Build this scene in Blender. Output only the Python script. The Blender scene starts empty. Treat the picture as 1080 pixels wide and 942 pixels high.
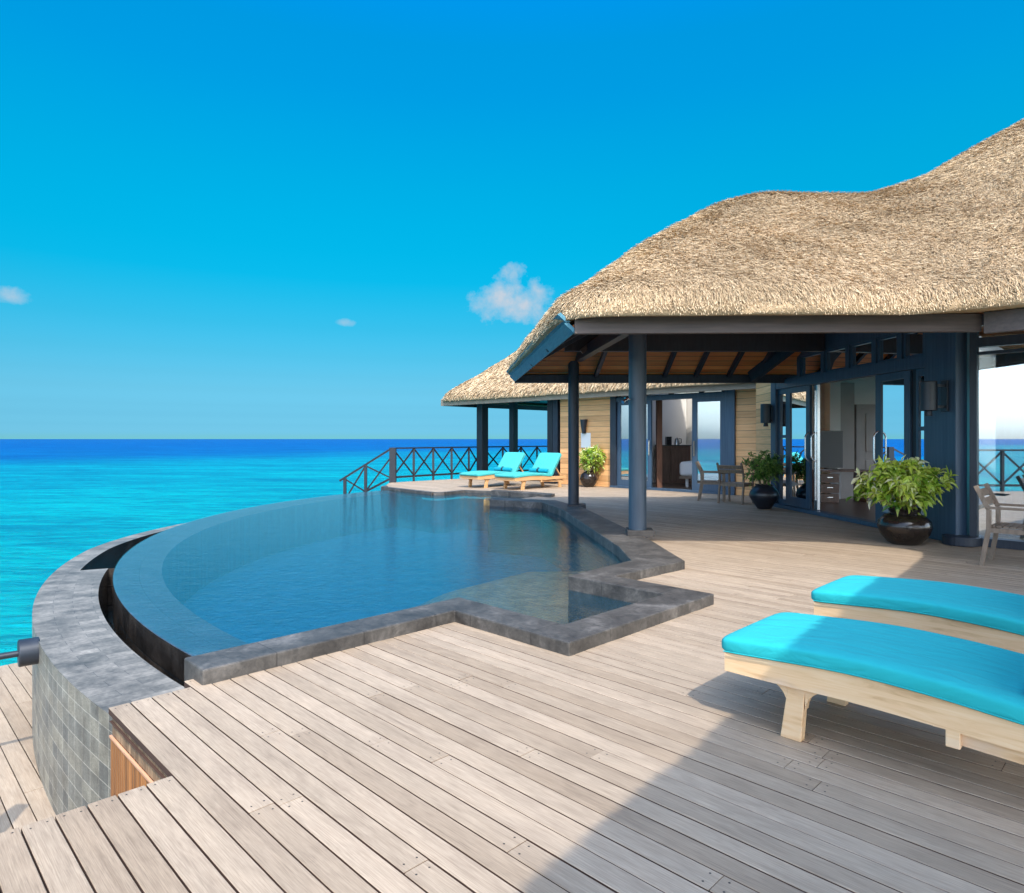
import bpy, math, random
import numpy as np
from mathutils import Vector, Matrix

S = bpy.context.scene
R = math.radians
random.seed(7)
rng = np.random.default_rng(7)
C = S.collection

# ------------------------------------------------------------------ camera
cam = bpy.data.cameras.new('camera')
cam.sensor_width = 36.0
cam.lens = 700.0 / 1080.0 * 36.0
cam.shift_y = -8.0 / 1080.0
cam.clip_start = 0.05
cam.clip_end = 60000
camo = bpy.data.objects.new('camera', cam)
C.objects.link(camo)
camo.location = (0, 0, 1.4)
camo.rotation_euler = (R(90), 0, 0)
S.camera = camo

# ------------------------------------------------------------------ sky and sun
SUN = Vector((0.21, -0.83, 1.0)).normalized()          # towards the sun
elev = math.asin(SUN.z)
az = math.atan2(SUN.x, SUN.y)                           # clockwise from +Y
W = bpy.data.worlds.new('World')
S.world = W
W.use_nodes = True
wn, wl = W.node_tree.nodes, W.node_tree.links
wn.clear()
wo = wn.new('ShaderNodeOutputWorld')
bg = wn.new('ShaderNodeBackground')
sky = wn.new('ShaderNodeTexSky')
sky.sky_type = 'NISHITA'
sky.sun_disc = False
sky.sun_elevation = elev
sky.sun_rotation = az
sky.altitude = 0
sky.air_density = 1.5
sky.dust_density = 3.0
sky.ozone_density = 2.6
# a few small fair-weather clouds low over the sea, placed by direction
geo = wn.new('ShaderNodeTexCoord')
def wmath(op, a, b=None, c=None):
    n = wn.new('ShaderNodeMath'); n.operation = op
    for i, q in enumerate((a, b, c)):
        if q is None: continue
        if isinstance(q, (int, float)): n.inputs[i].default_value = q
        else: wl.new(q, n.inputs[i])
    return n.outputs[0]
nz = wn.new('ShaderNodeTexNoise'); nz.inputs['Scale'].default_value = 22; nz.inputs['Detail'].default_value = 7
nz.inputs['Roughness'].default_value = 0.6
wl.new(geo.outputs['Generated'], nz.inputs['Vector'])
sep = wn.new('ShaderNodeSeparateXYZ'); wl.new(geo.outputs['Generated'], sep.inputs[0])
# deepen the blue of the half of the sky that lies away from the sun (polarised clear tropical air)
def tint(stops):
    rp = wn.new('ShaderNodeValToRGB'); e_ = rp.color_ramp.elements
    while len(e_) < len(stops): e_.new(.5)
    for k, (p_, c_) in enumerate(stops): e_[k].position = p_; e_[k].color = (*[q / 10 for q in c_], 1)
    wl.new(sep.outputs[2], rp.inputs[0])
    m_ = wn.new('ShaderNodeMix'); m_.data_type = 'RGBA'; m_.blend_type = 'MULTIPLY'; m_.inputs['Factor'].default_value = 1
    wl.new(rp.outputs[0], m_.inputs['A']); m_.inputs['B'].default_value = (10, 10, 10, 1)
    return m_.outputs['Result']
far_side = tint([(0.0000, (1.077, 3.307, 5.000)), (0.0086, (0.756, 2.470, 4.549)), (0.0186, (0.497, 1.750, 3.326)), (0.0328, (0.318, 1.169, 2.299)), (0.0471, (0.246, 0.899, 1.742)), (0.0684, (0.192, 0.697, 1.264)), (0.0896, (0.150, 0.605, 1.027)), (0.1177, (0.105, 0.553, 0.868)), (0.1594, (0.055, 0.535, 0.772)), (0.2002, (0.023, 0.552, 0.751)), (0.2268, (0.005, 0.567, 0.756)), (0.2658, (0.001, 0.590, 0.761)), (0.3035, (0.000, 0.613, 0.781)), (0.3517, (0.000, 0.634, 0.812)), (0.4082, (0.000, 0.641, 0.867)), (0.4604, (0.000, 0.630, 0.922)), (0.5081, (0.000, 0.647, 0.966)), (0.5483, (0.000, 0.672, 1.110)), (.63, (0, 0.618, 1.054)), (.78, (1.52, 1.78, 2.1))])
sun_side = tint([(0.0, (5.0, 6.4, 10.0)), (.03, (3.6, 4.6, 7.0)), (.10, (1.9, 2.3, 3.3)), (.3, (1.6, 1.65, 1.75)), (.76, (1.52, 1.78, 2.1))])  # added fill: sky brightened overhead and sunward to lift the shade
away = wn.new('ShaderNodeMapRange'); away.interpolation_type = 'SMOOTHSTEP'
away.inputs['From Min'].default_value = -0.45; away.inputs['From Max'].default_value = 0.1
wl.new(sep.outputs[1], away.inputs['Value'])
mt = wn.new('ShaderNodeMix'); mt.data_type = 'RGBA'
wl.new(away.outputs[0], mt.inputs['Factor']); wl.new(sun_side, mt.inputs['A']); wl.new(far_side, mt.inputs['B'])
hs = wn.new('ShaderNodeMix'); hs.data_type = 'RGBA'; hs.blend_type = 'MULTIPLY'; hs.inputs['Factor'].default_value = 1
wl.new(sky.outputs[0], hs.inputs['A']); wl.new(mt.outputs['Result'], hs.inputs['B'])
def cloud(px, py, sx, sz, amp):
    d = Vector(((px - 540) / 700, 1.0, (463 - py) / 700)).normalized()
    a = wmath('DIVIDE', wmath('SUBTRACT', sep.outputs[0], d.x), sx)
    b = wmath('DIVIDE', wmath('SUBTRACT', sep.outputs[2], d.z), sz)
    front = wmath('GREATER_THAN', sep.outputs[1], 0.0)
    r2 = wmath('ADD', wmath('MULTIPLY', a, a), wmath('MULTIPLY', b, b))
    m = wmath('SUBTRACT', wmath('ADD', wmath('MULTIPLY', wmath('SUBTRACT', nz.outputs[0], 0.5), 3.4), 0.75), r2)
    m = wmath('MULTIPLY', wmath('MAXIMUM', wmath('MINIMUM', wmath('MULTIPLY', m, 0.95), 1.0), 0.0), front)
    return wmath('MULTIPLY', m, amp)
cl = wmath('MAXIMUM', cloud(549, 313, 0.078, 0.046, 0.95), cloud(365, 340, 0.018, 0.007, 0.5))
cl = wmath('MAXIMUM', cl, cloud(2, 310, 0.024, 0.014, 0.7))
mx = wn.new('ShaderNodeMix'); mx.data_type = 'RGBA'
wl.new(cl, mx.inputs['Factor'])
wl.new(hs.outputs['Result'], mx.inputs['A'])
mx.inputs['B'].default_value = (2.5, 2.8, 3.2, 1)
wl.new(mx.outputs['Result'], bg.inputs['Color'])
bg.inputs['Strength'].default_value = 0.1
wl.new(bg.outputs[0], wo.inputs[0])

sl = bpy.data.lights.new('sun', 'SUN')
sl.energy = 2.0
sl.angle = R(0.55)
sl.color = (1.0, 0.94, 0.85)
so = bpy.data.objects.new('sun', sl)
C.objects.link(so)
so.rotation_euler = SUN.to_track_quat('Z', 'Y').to_euler()
so.location = (3, -12, 16)

S.view_settings.view_transform = 'Standard'
S.view_settings.look = 'None'
S.view_settings.exposure = 1.2
S.view_settings.gamma = 1.0
S.view_settings.use_curve_mapping = False
S.cycles.max_bounces = 12
S.cycles.diffuse_bounces = 8
S.cycles.glossy_bounces = 4
S.cycles.transparent_max_bounces = 12
S.cycles.caustics_reflective = False
S.cycles.caustics_refractive = False
S.cycles.use_denoising = True

# ------------------------------------------------------------------ helpers
K = math.sqrt(0.5)
def UV(u, v, z=None):
    p = (K * (u + v), K * (v - u))
    return p if z is None else Vector((p[0], p[1], z))
def toUV(x, y):
    return (K * (x - y), K * (x + y))

class MB:
    """collects faces, then links them as one mesh object"""
    def __init__(s):
        s.v = []; s.f = []; s.m = []; s.uv = []; s.a = []
    def add(s, vs, fs, m=0, uvs=None, a=0.5):
        o = len(s.v)
        s.v.extend([tuple(p) for p in vs])
        for i, f in enumerate(fs):
            s.f.append([o + k for k in f]); s.m.append(m); s.a.append(a)
            s.uv.append(uvs[i] if uvs else None)
    def box(s, c, size, rz=0.0, m=0, a=0.5, M=None):
        x, y, z = [q / 2 for q in size]
        vs = [Vector(p) for p in ((-x,-y,-z),(x,-y,-z),(x,y,-z),(-x,y,-z),(-x,-y,z),(x,-y,z),(x,y,z),(-x,y,z))]
        T = Matrix.Translation(c) @ (M if M is not None else Matrix.Rotation(rz, 4, 'Z'))
        s.add([T @ p for p in vs], [(0,3,2,1),(4,5,6,7),(0,1,5,4),(1,2,6,5),(2,3,7,6),(3,0,4,7)], m, None, a)
    def bar(s, p, q, w, h, up=(0,0,1), m=0, a=0.5):
        p, q = Vector(p), Vector(q)
        d = (q - p); L = d.length; d.normalize()
        upv = Vector(up)
        side = d.cross(upv)
        if side.length < 1e-4: side = d.cross(Vector((1,0,0)))
        side.normalize(); upn = side.cross(d)
        M = Matrix((d, side, upn)).transposed().to_4x4()
        s.box((p + q) / 2, (L, w, h), 0, m, a, M)
    def wall(s, A, B, z0, z1, t, m=0, a=0.5, off=0.0):
        A, B = Vector((A[0], A[1], 0)), Vector((B[0], B[1], 0))
        d = (B - A).normalized(); n = Vector((-d.y, d.x, 0)) * off
        z = Vector((0, 0, (z0 + z1) / 2))
        s.bar(A + n + z, B + n + z, t, z1 - z0, m=m, a=a)
    def prism(s, poly, z0, z1, m=0, a=0.5):
        n = len(poly)
        vs = [(p[0], p[1], z0) for p in poly] + [(p[0], p[1], z1) for p in poly]
        fs = [tuple(range(n, 2*n)), tuple(reversed(range(n)))]
        fs += [(i, (i+1) % n, n + (i+1) % n, n + i) for i in range(n)]
        s.add(vs, fs, m, None, a)
    def strip(s, A, B, m=0, a=0.5):
        """quads between two equally long polylines"""
        n = len(A)
        s.add(list(A) + list(B), [(i, i+1, n+i+1, n+i) for i in range(n-1)], m, None, a)
    def tube(s, pts, r, n=8, m=0, cap=True, a=0.5):
        pts = [Vector(p) for p in pts]
        rs = r if isinstance(r, (list, tuple)) else [r] * len(pts)
        vs = []; fs = []
        prev = None
        for i, p in enumerate(pts):
            d = (pts[min(i+1, len(pts)-1)] - pts[max(i-1, 0)]).normalized()
            ref = prev if prev is not None else (Vector((0,0,1)) if abs(d.z) < .9 else Vector((1,0,0)))
            x = d.cross(ref).normalized(); y = x.cross(d).normalized(); prev = y
            for k in range(n):
                t = 2*math.pi*k/n
                vs.append(p + (x*math.cos(t) + y*math.sin(t)) * rs[i])
        for i in range(len(pts)-1):
            for k in range(n):
                fs.append((i*n+k, i*n+(k+1)%n, (i+1)*n+(k+1)%n, (i+1)*n+k))
        if cap:
            fs.append(tuple(reversed(range(n)))); fs.append(tuple(range((len(pts)-1)*n, len(pts)*n)))
        s.add(vs, fs, m, None, a)
    def lathe(s, prof, c=(0,0,0), n=32, m=0):
        vs = []; fs = []
        for r, z in prof:
            for k in range(n):
                t = 2*math.pi*k/n
                vs.append((c[0]+r*math.cos(t), c[1]+r*math.sin(t), c[2]+z))
        for i in range(len(prof)-1):
            for k in range(n):
                fs.append((i*n+k, i*n+(k+1)%n, (i+1)*n+(k+1)%n, (i+1)*n+k))
        s.add(vs, fs, m)
    def build(s, name, mat, parent=None, smooth=False, bevel=0.0, seg=2):
        me = bpy.data.meshes.new(name)
        me.from_pydata(s.v, [], s.f)
        mats = mat if isinstance(mat, (list, tuple)) else [mat]
        for q in mats: me.materials.append(q)
        me.polygons.foreach_set('material_index', s.m)
        at = me.attributes.new('rnd', 'FLOAT', 'FACE')
        at.data.foreach_set('value', s.a)
        if any(u is not None for u in s.uv):
            ul = me.uv_layers.new(name='UVMap')
            flat = []
            for f, u in zip(s.f, s.uv):
                for k in range(len(f)):
                    flat.extend(u[k] if u is not None else (0.0, 0.0))
            ul.data.foreach_set('uv', flat)
        if smooth:
            me.shade_smooth()
            if smooth is not True:
                me.set_sharp_from_angle(angle=smooth)
        me.update()
        o = bpy.data.objects.new(name, me)
        C.objects.link(o)
        if parent is not None:
            o.parent = parent
            o.matrix_parent_inverse = Matrix.Translation(-parent.location) if parent.parent is None and parent.type == 'EMPTY' else Matrix()
        if bevel:
            b = o.modifiers.new('bevel', 'BEVEL'); b.width = bevel; b.segments = seg; b.limit_method = 'ANGLE'
            b.harden_normals = False
        return o

def thing(name, label, cat, loc=(0,0,0), group=None):
    o = bpy.data.objects.new(name, None)
    C.objects.link(o)
    o.location = loc; o.empty_display_size = 0.2
    o['label'] = label; o['category'] = cat
    if group: o['group'] = group
    return o
def tag(o, label, cat, group=None):
    o['label'] = label; o['category'] = cat
    if group: o['group'] = group
    return o
def struct(o, label, cat, kind='structure'):
    o['kind'] = kind; o['label'] = label; o['category'] = cat
    return o
def copy_tree(o, loc, rz, label):
    """a copy of a thing with copies of its parts and sub-parts"""
    r = o.copy(); C.objects.link(r)
    r.location = loc; r.rotation_euler = (0, 0, rz); r['label'] = label
    for ch in list(o.children):
        c = ch.copy(); C.objects.link(c); c.parent = r
        for g in list(ch.children):
            d = g.copy(); C.objects.link(d); d.parent = c
    return r

# ------------------------------------------------------------------ materials
def newmat(name):
    m = bpy.data.materials.new(name); m.use_nodes = True
    nt = m.node_tree
    return m, nt, nt.nodes, nt.links, nt.nodes['Principled BSDF']
def nmath(nt, op, a, b=None, c=None, clamp=False):
    n = nt.nodes.new('ShaderNodeMath'); n.operation = op; n.use_clamp = clamp
    for i, q in enumerate((a, b, c)):
        if q is None: continue
        if isinstance(q, (int, float)): n.inputs[i].default_value = q
        else: nt.links.new(q, n.inputs[i])
    return n.outputs[0]
def nmix(nt, f, a, b, blend='MIX'):
    n = nt.nodes.new('ShaderNodeMix'); n.data_type = 'RGBA'; n.blend_type = blend
    for key, q in (('Factor', f), ('A', a), ('B', b)):
        if isinstance(q, (int, float)): n.inputs[key].default_value = q
        elif isinstance(q, tuple): n.inputs[key].default_value = q if len(q) == 4 else (*q, 1)
        else: nt.links.new(q, n.inputs[key])
    return n.outputs['Result']
def nnoise(nt, vec, scale, detail=4, rough=0.55, dist=0.0):
    n = nt.nodes.new('ShaderNodeTexNoise')
    n.inputs['Scale'].default_value = scale; n.inputs['Detail'].default_value = detail
    n.inputs['Roughness'].default_value = rough; n.inputs['Distortion'].default_value = dist
    if vec is not None: nt.links.new(vec, n.inputs['Vector'])
    return n.outputs[0]
def nmap(nt, scale=(1,1,1), rot=(0,0,0), src='Object'):
    t = nt.nodes.new('ShaderNodeTexCoord'); m = nt.nodes.new('ShaderNodeMapping')
    m.inputs['Scale'].default_value = scale; m.inputs['Rotation'].default_value = rot
    nt.links.new(t.outputs[src], m.inputs['Vector'])
    return m.outputs[0]
def nramp(nt, f, stops):
    n = nt.nodes.new('ShaderNodeValToRGB')
    e = n.color_ramp.elements
    while len(e) < len(stops): e.new(0.5)
    for k, (p, c) in enumerate(stops):
        e[k].position = p; e[k].color = (*c, 1) if len(c) == 3 else c
    nt.links.new(f, n.inputs[0])
    return n.outputs[0]
def nattr(nt, name='rnd'):
    n = nt.nodes.new('ShaderNodeAttribute'); n.attribute_name = name
    return n.outputs['Fac']
def nbump(nt, h, strength=0.3, dist=0.01):
    n = nt.nodes.new('ShaderNodeBump'); n.inputs['Strength'].default_value = strength
    n.inputs['Distance'].default_value = dist
    nt.links.new(h, n.inputs['Height'])
    return n.outputs[0]

def simple(name, c1, c2=None, scale=6, stretch=(1,1,1), rough=0.5, metal=0.0, bump=0.0, bdist=0.004, rot=(0,0,0), detail=5, rnd=0.0, spec=0.5):
    m, nt, N, L, P = newmat(name)
    P.inputs['Roughness'].default_value = rough; P.inputs['Metallic'].default_value = metal
    P.inputs['Specular IOR Level'].default_value = spec
    if c2 is None: c2 = tuple(q * 0.8 for q in c1)
    vec = nmap(nt, stretch, rot)
    n = nnoise(nt, vec, scale, detail)
    col = nramp(nt, n, [(0.3, c2), (0.7, c1)])
    if rnd:
        f = nmath(nt, 'MULTIPLY_ADD', nattr(nt), 2*rnd, 1 - rnd)
        col = nmix(nt, 1.0, col, f, 'MULTIPLY')
    L.new(col, P.inputs['Base Color'])
    if bump: L.new(nbump(nt, n, bump, bdist), P.inputs['Normal'])
    return m

def deck_mat(name, light, mid, dark, rotz=R(45)):
    m, nt, N, L, P = newmat(name)
    vec = nmap(nt, (1,1,1), (0,0,rotz))
    st = nt.nodes.new('ShaderNodeMapping'); st.inputs['Scale'].default_value = (1.6, 48, 8); L.new(vec, st.inputs['Vector'])
    st2 = nt.nodes.new('ShaderNodeMapping'); st2.inputs['Scale'].default_value = (9, 260, 8); L.new(vec, st2.inputs['Vector'])
    r = nattr(nt)
    off = nt.nodes.new('ShaderNodeVectorMath'); off.operation = 'ADD'; L.new(st.outputs[0], off.inputs[0])
    cmb = nt.nodes.new('ShaderNodeCombineXYZ'); L.new(nmath(nt, 'MULTIPLY', r, 37.0), cmb.inputs[0]); L.new(nmath(nt, 'MULTIPLY', r, 91.0), cmb.inputs[2])
    L.new(cmb.outputs[0], off.inputs[1])
    g = nnoise(nt, off.outputs[0], 1.0, 6, 0.62, 0.6)
    g2 = nnoise(nt, st2.outputs[0], 1.0, 3, 0.6)
    vadd = nt.nodes.new('ShaderNodeVectorMath'); vadd.operation = 'ADD'; L.new(vec, vadd.inputs[0]); L.new(cmb.outputs[0], vadd.inputs[1])
    blot = nnoise(nt, vec, 1.3, 5, 0.6)
    st3 = nt.nodes.new('ShaderNodeMapping'); st3.inputs['Scale'].default_value = (3.2, 12, 8); L.new(vadd.outputs[0], st3.inputs['Vector'])
    patch = nnoise(nt, st3.outputs[0], 1.0, 5, 0.62, 0.8)
    col = nramp(nt, g, [(0.16, dark), (0.42, mid), (0.76, light)])
    col = nmix(nt, nmath(nt, 'MULTIPLY', nmath(nt, 'SUBTRACT', 0.62, g2, clamp=True), 2.0), col, dark)
    warm = nramp(nt, r, [(0.0, (0.86, 0.82, 0.77)), (0.35, (0.98, 0.96, 0.93)), (0.7, (1.04, 1.02, 0.99)), (1.0, (1.13, 1.11, 1.09))])
    col = nmix(nt, 1.0, col, warm, 'MULTIPLY')
    bl = nramp(nt, blot, [(0.3, (0.93, 0.925, 0.92)), (0.6, (1.03, 1.02, 1.01))])
    col = nmix(nt, 1.0, col, bl, 'MULTIPLY')
    col = nmix(nt, 1.0, col, nramp(nt, patch, [(0.30, (0.84, 0.82, 0.80)), (0.5, (1.0, 0.99, 0.97)), (0.70, (1.08, 1.06, 1.03))]), 'MULTIPLY')
    L.new(col, P.inputs['Base Color'])
    P.inputs['Roughness'].default_value = 0.62
    P.inputs['Specular IOR Level'].default_value = 0.35
    L.new(nbump(nt, nmath(nt, 'ADD', nmath(nt, 'MULTIPLY', g, 0.6), g2), 0.35, 0.003), P.inputs['Normal'])
    return m

M_deck = deck_mat('deck_wood', (0.455, 0.365, 0.275), (0.385, 0.305, 0.228), (0.21, 0.155, 0.11))
M_low = deck_mat('lower_deck_wood', (0.44, 0.365, 0.285), (0.38, 0.305, 0.235), (0.27, 0.20, 0.14))
M_sub = simple('gap_shade_timber', (0.075, 0.036, 0.022), (0.045, 0.02, 0.012), rough=0.9)
M_nail = simple('nail', (0.05, 0.04, 0.035), rough=0.6, metal=0.3)
M_orange = simple('cedar_slats', (0.50, 0.205, 0.06), (0.25, 0.09, 0.025), 4, (16, 16, 0.9), 0.55, bump=0.3, rnd=0.4)
M_slatg = simple('weathered_slats', (0.34, 0.22, 0.13), (0.18, 0.11, 0.06), 4, (16, 16, 0.9), 0.6, bump=0.3, rnd=0.35)
M_rail = simple('pink_trim', (0.75, 0.42, 0.26), (0.6, 0.3, 0.17), 6, rough=0.5)
M_navy = simple('blue_painted_wood', (0.05, 0.092, 0.145), (0.03, 0.06, 0.10), 2.2, (14, 14, 0.6), 0.42, bump=0.15, bdist=0.002)
M_navyd = simple('dark_painted_wood', (0.022, 0.030, 0.045), (0.012, 0.017, 0.028), 2.2, (10, 10, 1), 0.5, bump=0.15)
M_blackw = simple('black_stained_wood', (0.018, 0.020, 0.027), (0.009, 0.010, 0.015), 3, (8, 8, 1), 0.5, bump=0.15)
M_teal = simple('weathered_blue_board', (0.07, 0.235, 0.30), (0.035, 0.15, 0.21), 2.5, (18, 1.0, 18), 0.6, bump=0.3, detail=7)
M_fascia = simple('brown_fascia', (0.115, 0.078, 0.062), (0.07, 0.048, 0.038), 2.0, (1.0, 12, 12), 0.55, bump=0.2)
M_fascia2 = simple('back_fascia', (0.33, 0.26, 0.19), (0.22, 0.17, 0.12), 2.0, (2, 2, 12), 0.6, bump=0.2)
M_colm = simple('blue_grey_column', (0.062, 0.088, 0.118), (0.04, 0.06, 0.085), 3, (6, 6, 0.5), 0.4, bump=0.06)
M_plinth = simple('stone_plinth', (0.06, 0.055, 0.05), (0.035, 0.032, 0.03), 9, rough=0.85, bump=0.4)
M_plank = simple('interior_white', (0.80, 0.78, 0.75), (0.75, 0.73, 0.70), 1.2, rough=0.8)
M_whitew = simple('white_paint', (0.78, 0.77, 0.75), (0.72, 0.71, 0.69), 1.2, rough=0.7)
M_greyd = simple('grey_door_paint', (0.40, 0.37, 0.35), (0.34, 0.31, 0.29), 2, rough=0.6)
M_floor = simple('dark_floorboards', (0.17, 0.105, 0.07), (0.10, 0.06, 0.04), 3, (1, 12, 1), 0.35, rot=(0,0,R(45)), bump=0.1)
M_desk = simple('brown_veneer', (0.17, 0.085, 0.055), (0.10, 0.048, 0.03), 3, (9, 9, 1), 0.4)
M_black = simple('black_plastic', (0.012, 0.013, 0.018), rough=0.3)
M_screen = simple('screen_glass', (0.006, 0.009, 0.018), rough=0.35)
M_steel = simple('brushed_steel', (0.62, 0.63, 0.65), (0.5, 0.51, 0.53), 30, (1,1,9), 0.25, metal=1.0)
M_pot = simple('glazed_black_pot', (0.030, 0.020, 0.015), (0.014, 0.010, 0.008), 7, rough=0.18, bump=0.15, bdist=0.01)
M_potb = simple('matte_blue_black_pot', (0.018, 0.02, 0.028), (0.01, 0.011, 0.017), 7, rough=0.32, bump=0.1)
M_soil = simple('soil', (0.05, 0.032, 0.02), rough=0.95, bump=0.5, scale=40)
M_stem = simple('plant_stem', (0.20, 0.14, 0.085), (0.12, 0.08, 0.05), 20, rough=0.8)
M_chair = simple('weathered_teak', (0.26, 0.19, 0.135), (0.16, 0.115, 0.08), 3.5, (10, 10, 2), 0.65, bump=0.2)
M_metalb = simple('black_metal', (0.028, 0.034, 0.045), (0.018, 0.022, 0.03), 8, rough=0.4, metal=0.1)
M_brass = simple('rust_stone', (0.34, 0.22, 0.09), (0.2, 0.12, 0.05), 20, rough=0.8)
M_linen = simple('white_linen', (0.82, 0.82, 0.82), (0.76, 0.76, 0.77), 3, rough=0.9)

def teak(name, k):
    m, nt, N, L, P = newmat(name)
    vec = nmap(nt, (1.3, 16, 16))
    g = nnoise(nt, vec, 1.6, 6, 0.6, 1.2)
    b = nnoise(nt, nmap(nt, (2.2, 5, 5)), 1.0, 4)
    col = nramp(nt, g, [(0.22, (0.50, 0.30, 0.15)), (0.45, (0.74, 0.52, 0.32)), (0.75, (0.84, 0.66, 0.47))])
    col = nmix(nt, nmath(nt, 'MULTIPLY', nmath(nt, 'SUBTRACT', b, 0.5, clamp=True), 3.5), col, (0.66, 0.56, 0.50))
    col = nmix(nt, 1.0, col, k, 'MULTIPLY')
    L.new(col, P.inputs['Base Color']); P.inputs['Roughness'].default_value = 0.6
    L.new(nbump(nt, g, 0.25, 0.003), P.inputs['Normal'])
    return m
M_teak = teak('lounger_teak', (1.0, 0.92, 0.80))
M_teakh = teak('honey_teak', (0.80, 0.62, 0.42))

def fabric(name, c1, c2):
    m, nt, N, L, P = newmat(name)
    vec = nmap(nt, (1,1,1))
    w = nnoise(nt, nmap(nt, (900, 900, 900)), 1.0, 2)
    soft = nnoise(nt, vec, 4.5, 3)
    wr = nnoise(nt, nmap(nt, (2.5, 7, 5)), 1.6, 3, 0.5, 0.8)
    L.new(nmix(nt, soft, c1, c2), P.inputs['Base Color'])
    P.inputs['Roughness'].default_value = 0.85
    P.inputs['Sheen Weight'].default_value = 0.03
    P.inputs['Specular IOR Level'].default_value = 0.08
    h = nmath(nt, 'ADD', nmath(nt, 'MULTIPLY', w, 0.0006), nmath(nt, 'MULTIPLY', wr, 0.05))
    L.new(nbump(nt, h, 0.35, 1.0), P.inputs['Normal'])
    return m
M_turq = fabric('turquoise_canvas', (0.022, 0.385, 0.395), (0.028, 0.42, 0.43))
M_turqf = fabric('pale_turquoise_canvas', (0.05, 0.37, 0.36), (0.07, 0.41, 0.40))
M_turqd = fabric('teal_towel', (0.006, 0.24, 0.34), (0.01, 0.29, 0.39))

def tile_mat(name, c1, c2, mortar, bw, bh, msize=0.004, rough=0.5, vary=0.6, bump=0.4, uv=True, rot=0.0, stack=False):
    m, nt, N, L, P = newmat(name)
    if uv:
        vec = nmap(nt, (1,1,1), (0,0,rot), 'UV')
    else:
        vec = nmap(nt, (1,1,1), (0,0,rot))
    b = nt.nodes.new('ShaderNodeTexBrick')
    b.inputs['Scale'].default_value = 1.0
    if stack: b.offset = 0.0
    b.inputs['Brick Width'].default_value = bw; b.inputs['Row Height'].default_value = bh
    b.inputs['Mortar Size'].default_value = msize
    b.inputs['Mortar Smooth'].default_value = 0.2
    b.inputs['Color1'].default_value = (*c1, 1); b.inputs['Color2'].default_value = (*c2, 1)
    b.inputs['Mortar'].default_value = (*mortar, 1)
    L.new(vec, b.inputs['Vector'])
    n1 = nnoise(nt, nmap(nt, (1,1,1)), 5, 6, 0.65)
    n2 = nnoise(nt, nmap(nt, (1,1,3)), 38, 4, 0.6)
    f = nramp(nt, n1, [(0.3, (1 - vary*0.5,)*3), (0.7, (1 + vary*0.45,)*3)])
    col = nmix(nt, 1.0, b.outputs['Color'], f, 'MULTIPLY')
    f2 = nramp(nt, n2, [(0.35, (0.8, 0.8, 0.8)), (0.65, (1.15, 1.15, 1.15))])
    col = nmix(nt, 1.0, col, f2, 'MULTIPLY')
    L.new(col, P.inputs['Base Color'])
    P.inputs['Roughness'].default_value = rough
    h = nmath(nt, 'SUBTRACT', nmath(nt, 'MULTIPLY', n2, 0.5), b.outputs['Fac'])
    L.new(nbump(nt, h, bump, 0.004), P.inputs['Normal'])
    return m
def shelf_mat():
    m = tile_mat('shelf_stone', (0.56, 0.36, 0.16), (0.42, 0.26, 0.11), (0.2, 0.15, 0.1), 0.14, 0.09, 0.004, 0.6, 0.8, 0.3, uv=False, rot=R(45))
    nt = m.node_tree; P = nt.nodes['Principled BSDF']; src = P.inputs['Base Color'].links[0].from_socket
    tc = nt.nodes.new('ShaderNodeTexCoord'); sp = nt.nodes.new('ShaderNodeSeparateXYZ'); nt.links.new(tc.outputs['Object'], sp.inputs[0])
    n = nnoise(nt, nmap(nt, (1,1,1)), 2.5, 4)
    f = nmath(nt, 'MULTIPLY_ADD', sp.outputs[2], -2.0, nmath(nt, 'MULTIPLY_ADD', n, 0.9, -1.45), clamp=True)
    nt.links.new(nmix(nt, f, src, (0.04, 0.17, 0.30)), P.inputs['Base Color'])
    return m
M_walltop = tile_mat('slate_wall_top', (0.225, 0.198, 0.165), (0.135, 0.12, 0.10), (0.075, 0.067, 0.06), 0.30, 0.115, 0.002, 0.5, 1.1, 0.25)
M_wallside = tile_mat('slate_wall_side', (0.225, 0.21, 0.165), (0.115, 0.12, 0.11), (0.40, 0.37, 0.31), 0.15, 0.105, 0.0028, 0.45, 1.0, stack=True)
M_weir = tile_mat('wet_slate', (0.050, 0.040, 0.033), (0.022, 0.019, 0.017), (0.008, 0.008, 0.008), 0.3, 0.22, 0.004, 0.25, 1.3, 0.8)
M_ledge = tile_mat('weir_ledge_tile', (0.19, 0.23, 0.28), (0.15, 0.19, 0.24), (0.09, 0.1, 0.11), 0.3, 0.3, 0.003, 0.5, 0.4)
M_basin = tile_mat('basin_tile', (0.035, 0.22, 0.40), (0.022, 0.17, 0.33), (0.015, 0.13, 0.25), 0.1, 0.1, 0.003, 0.5, 0.5, 0.2, uv=False, rot=R(45))
M_shelf = shelf_mat()

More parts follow.
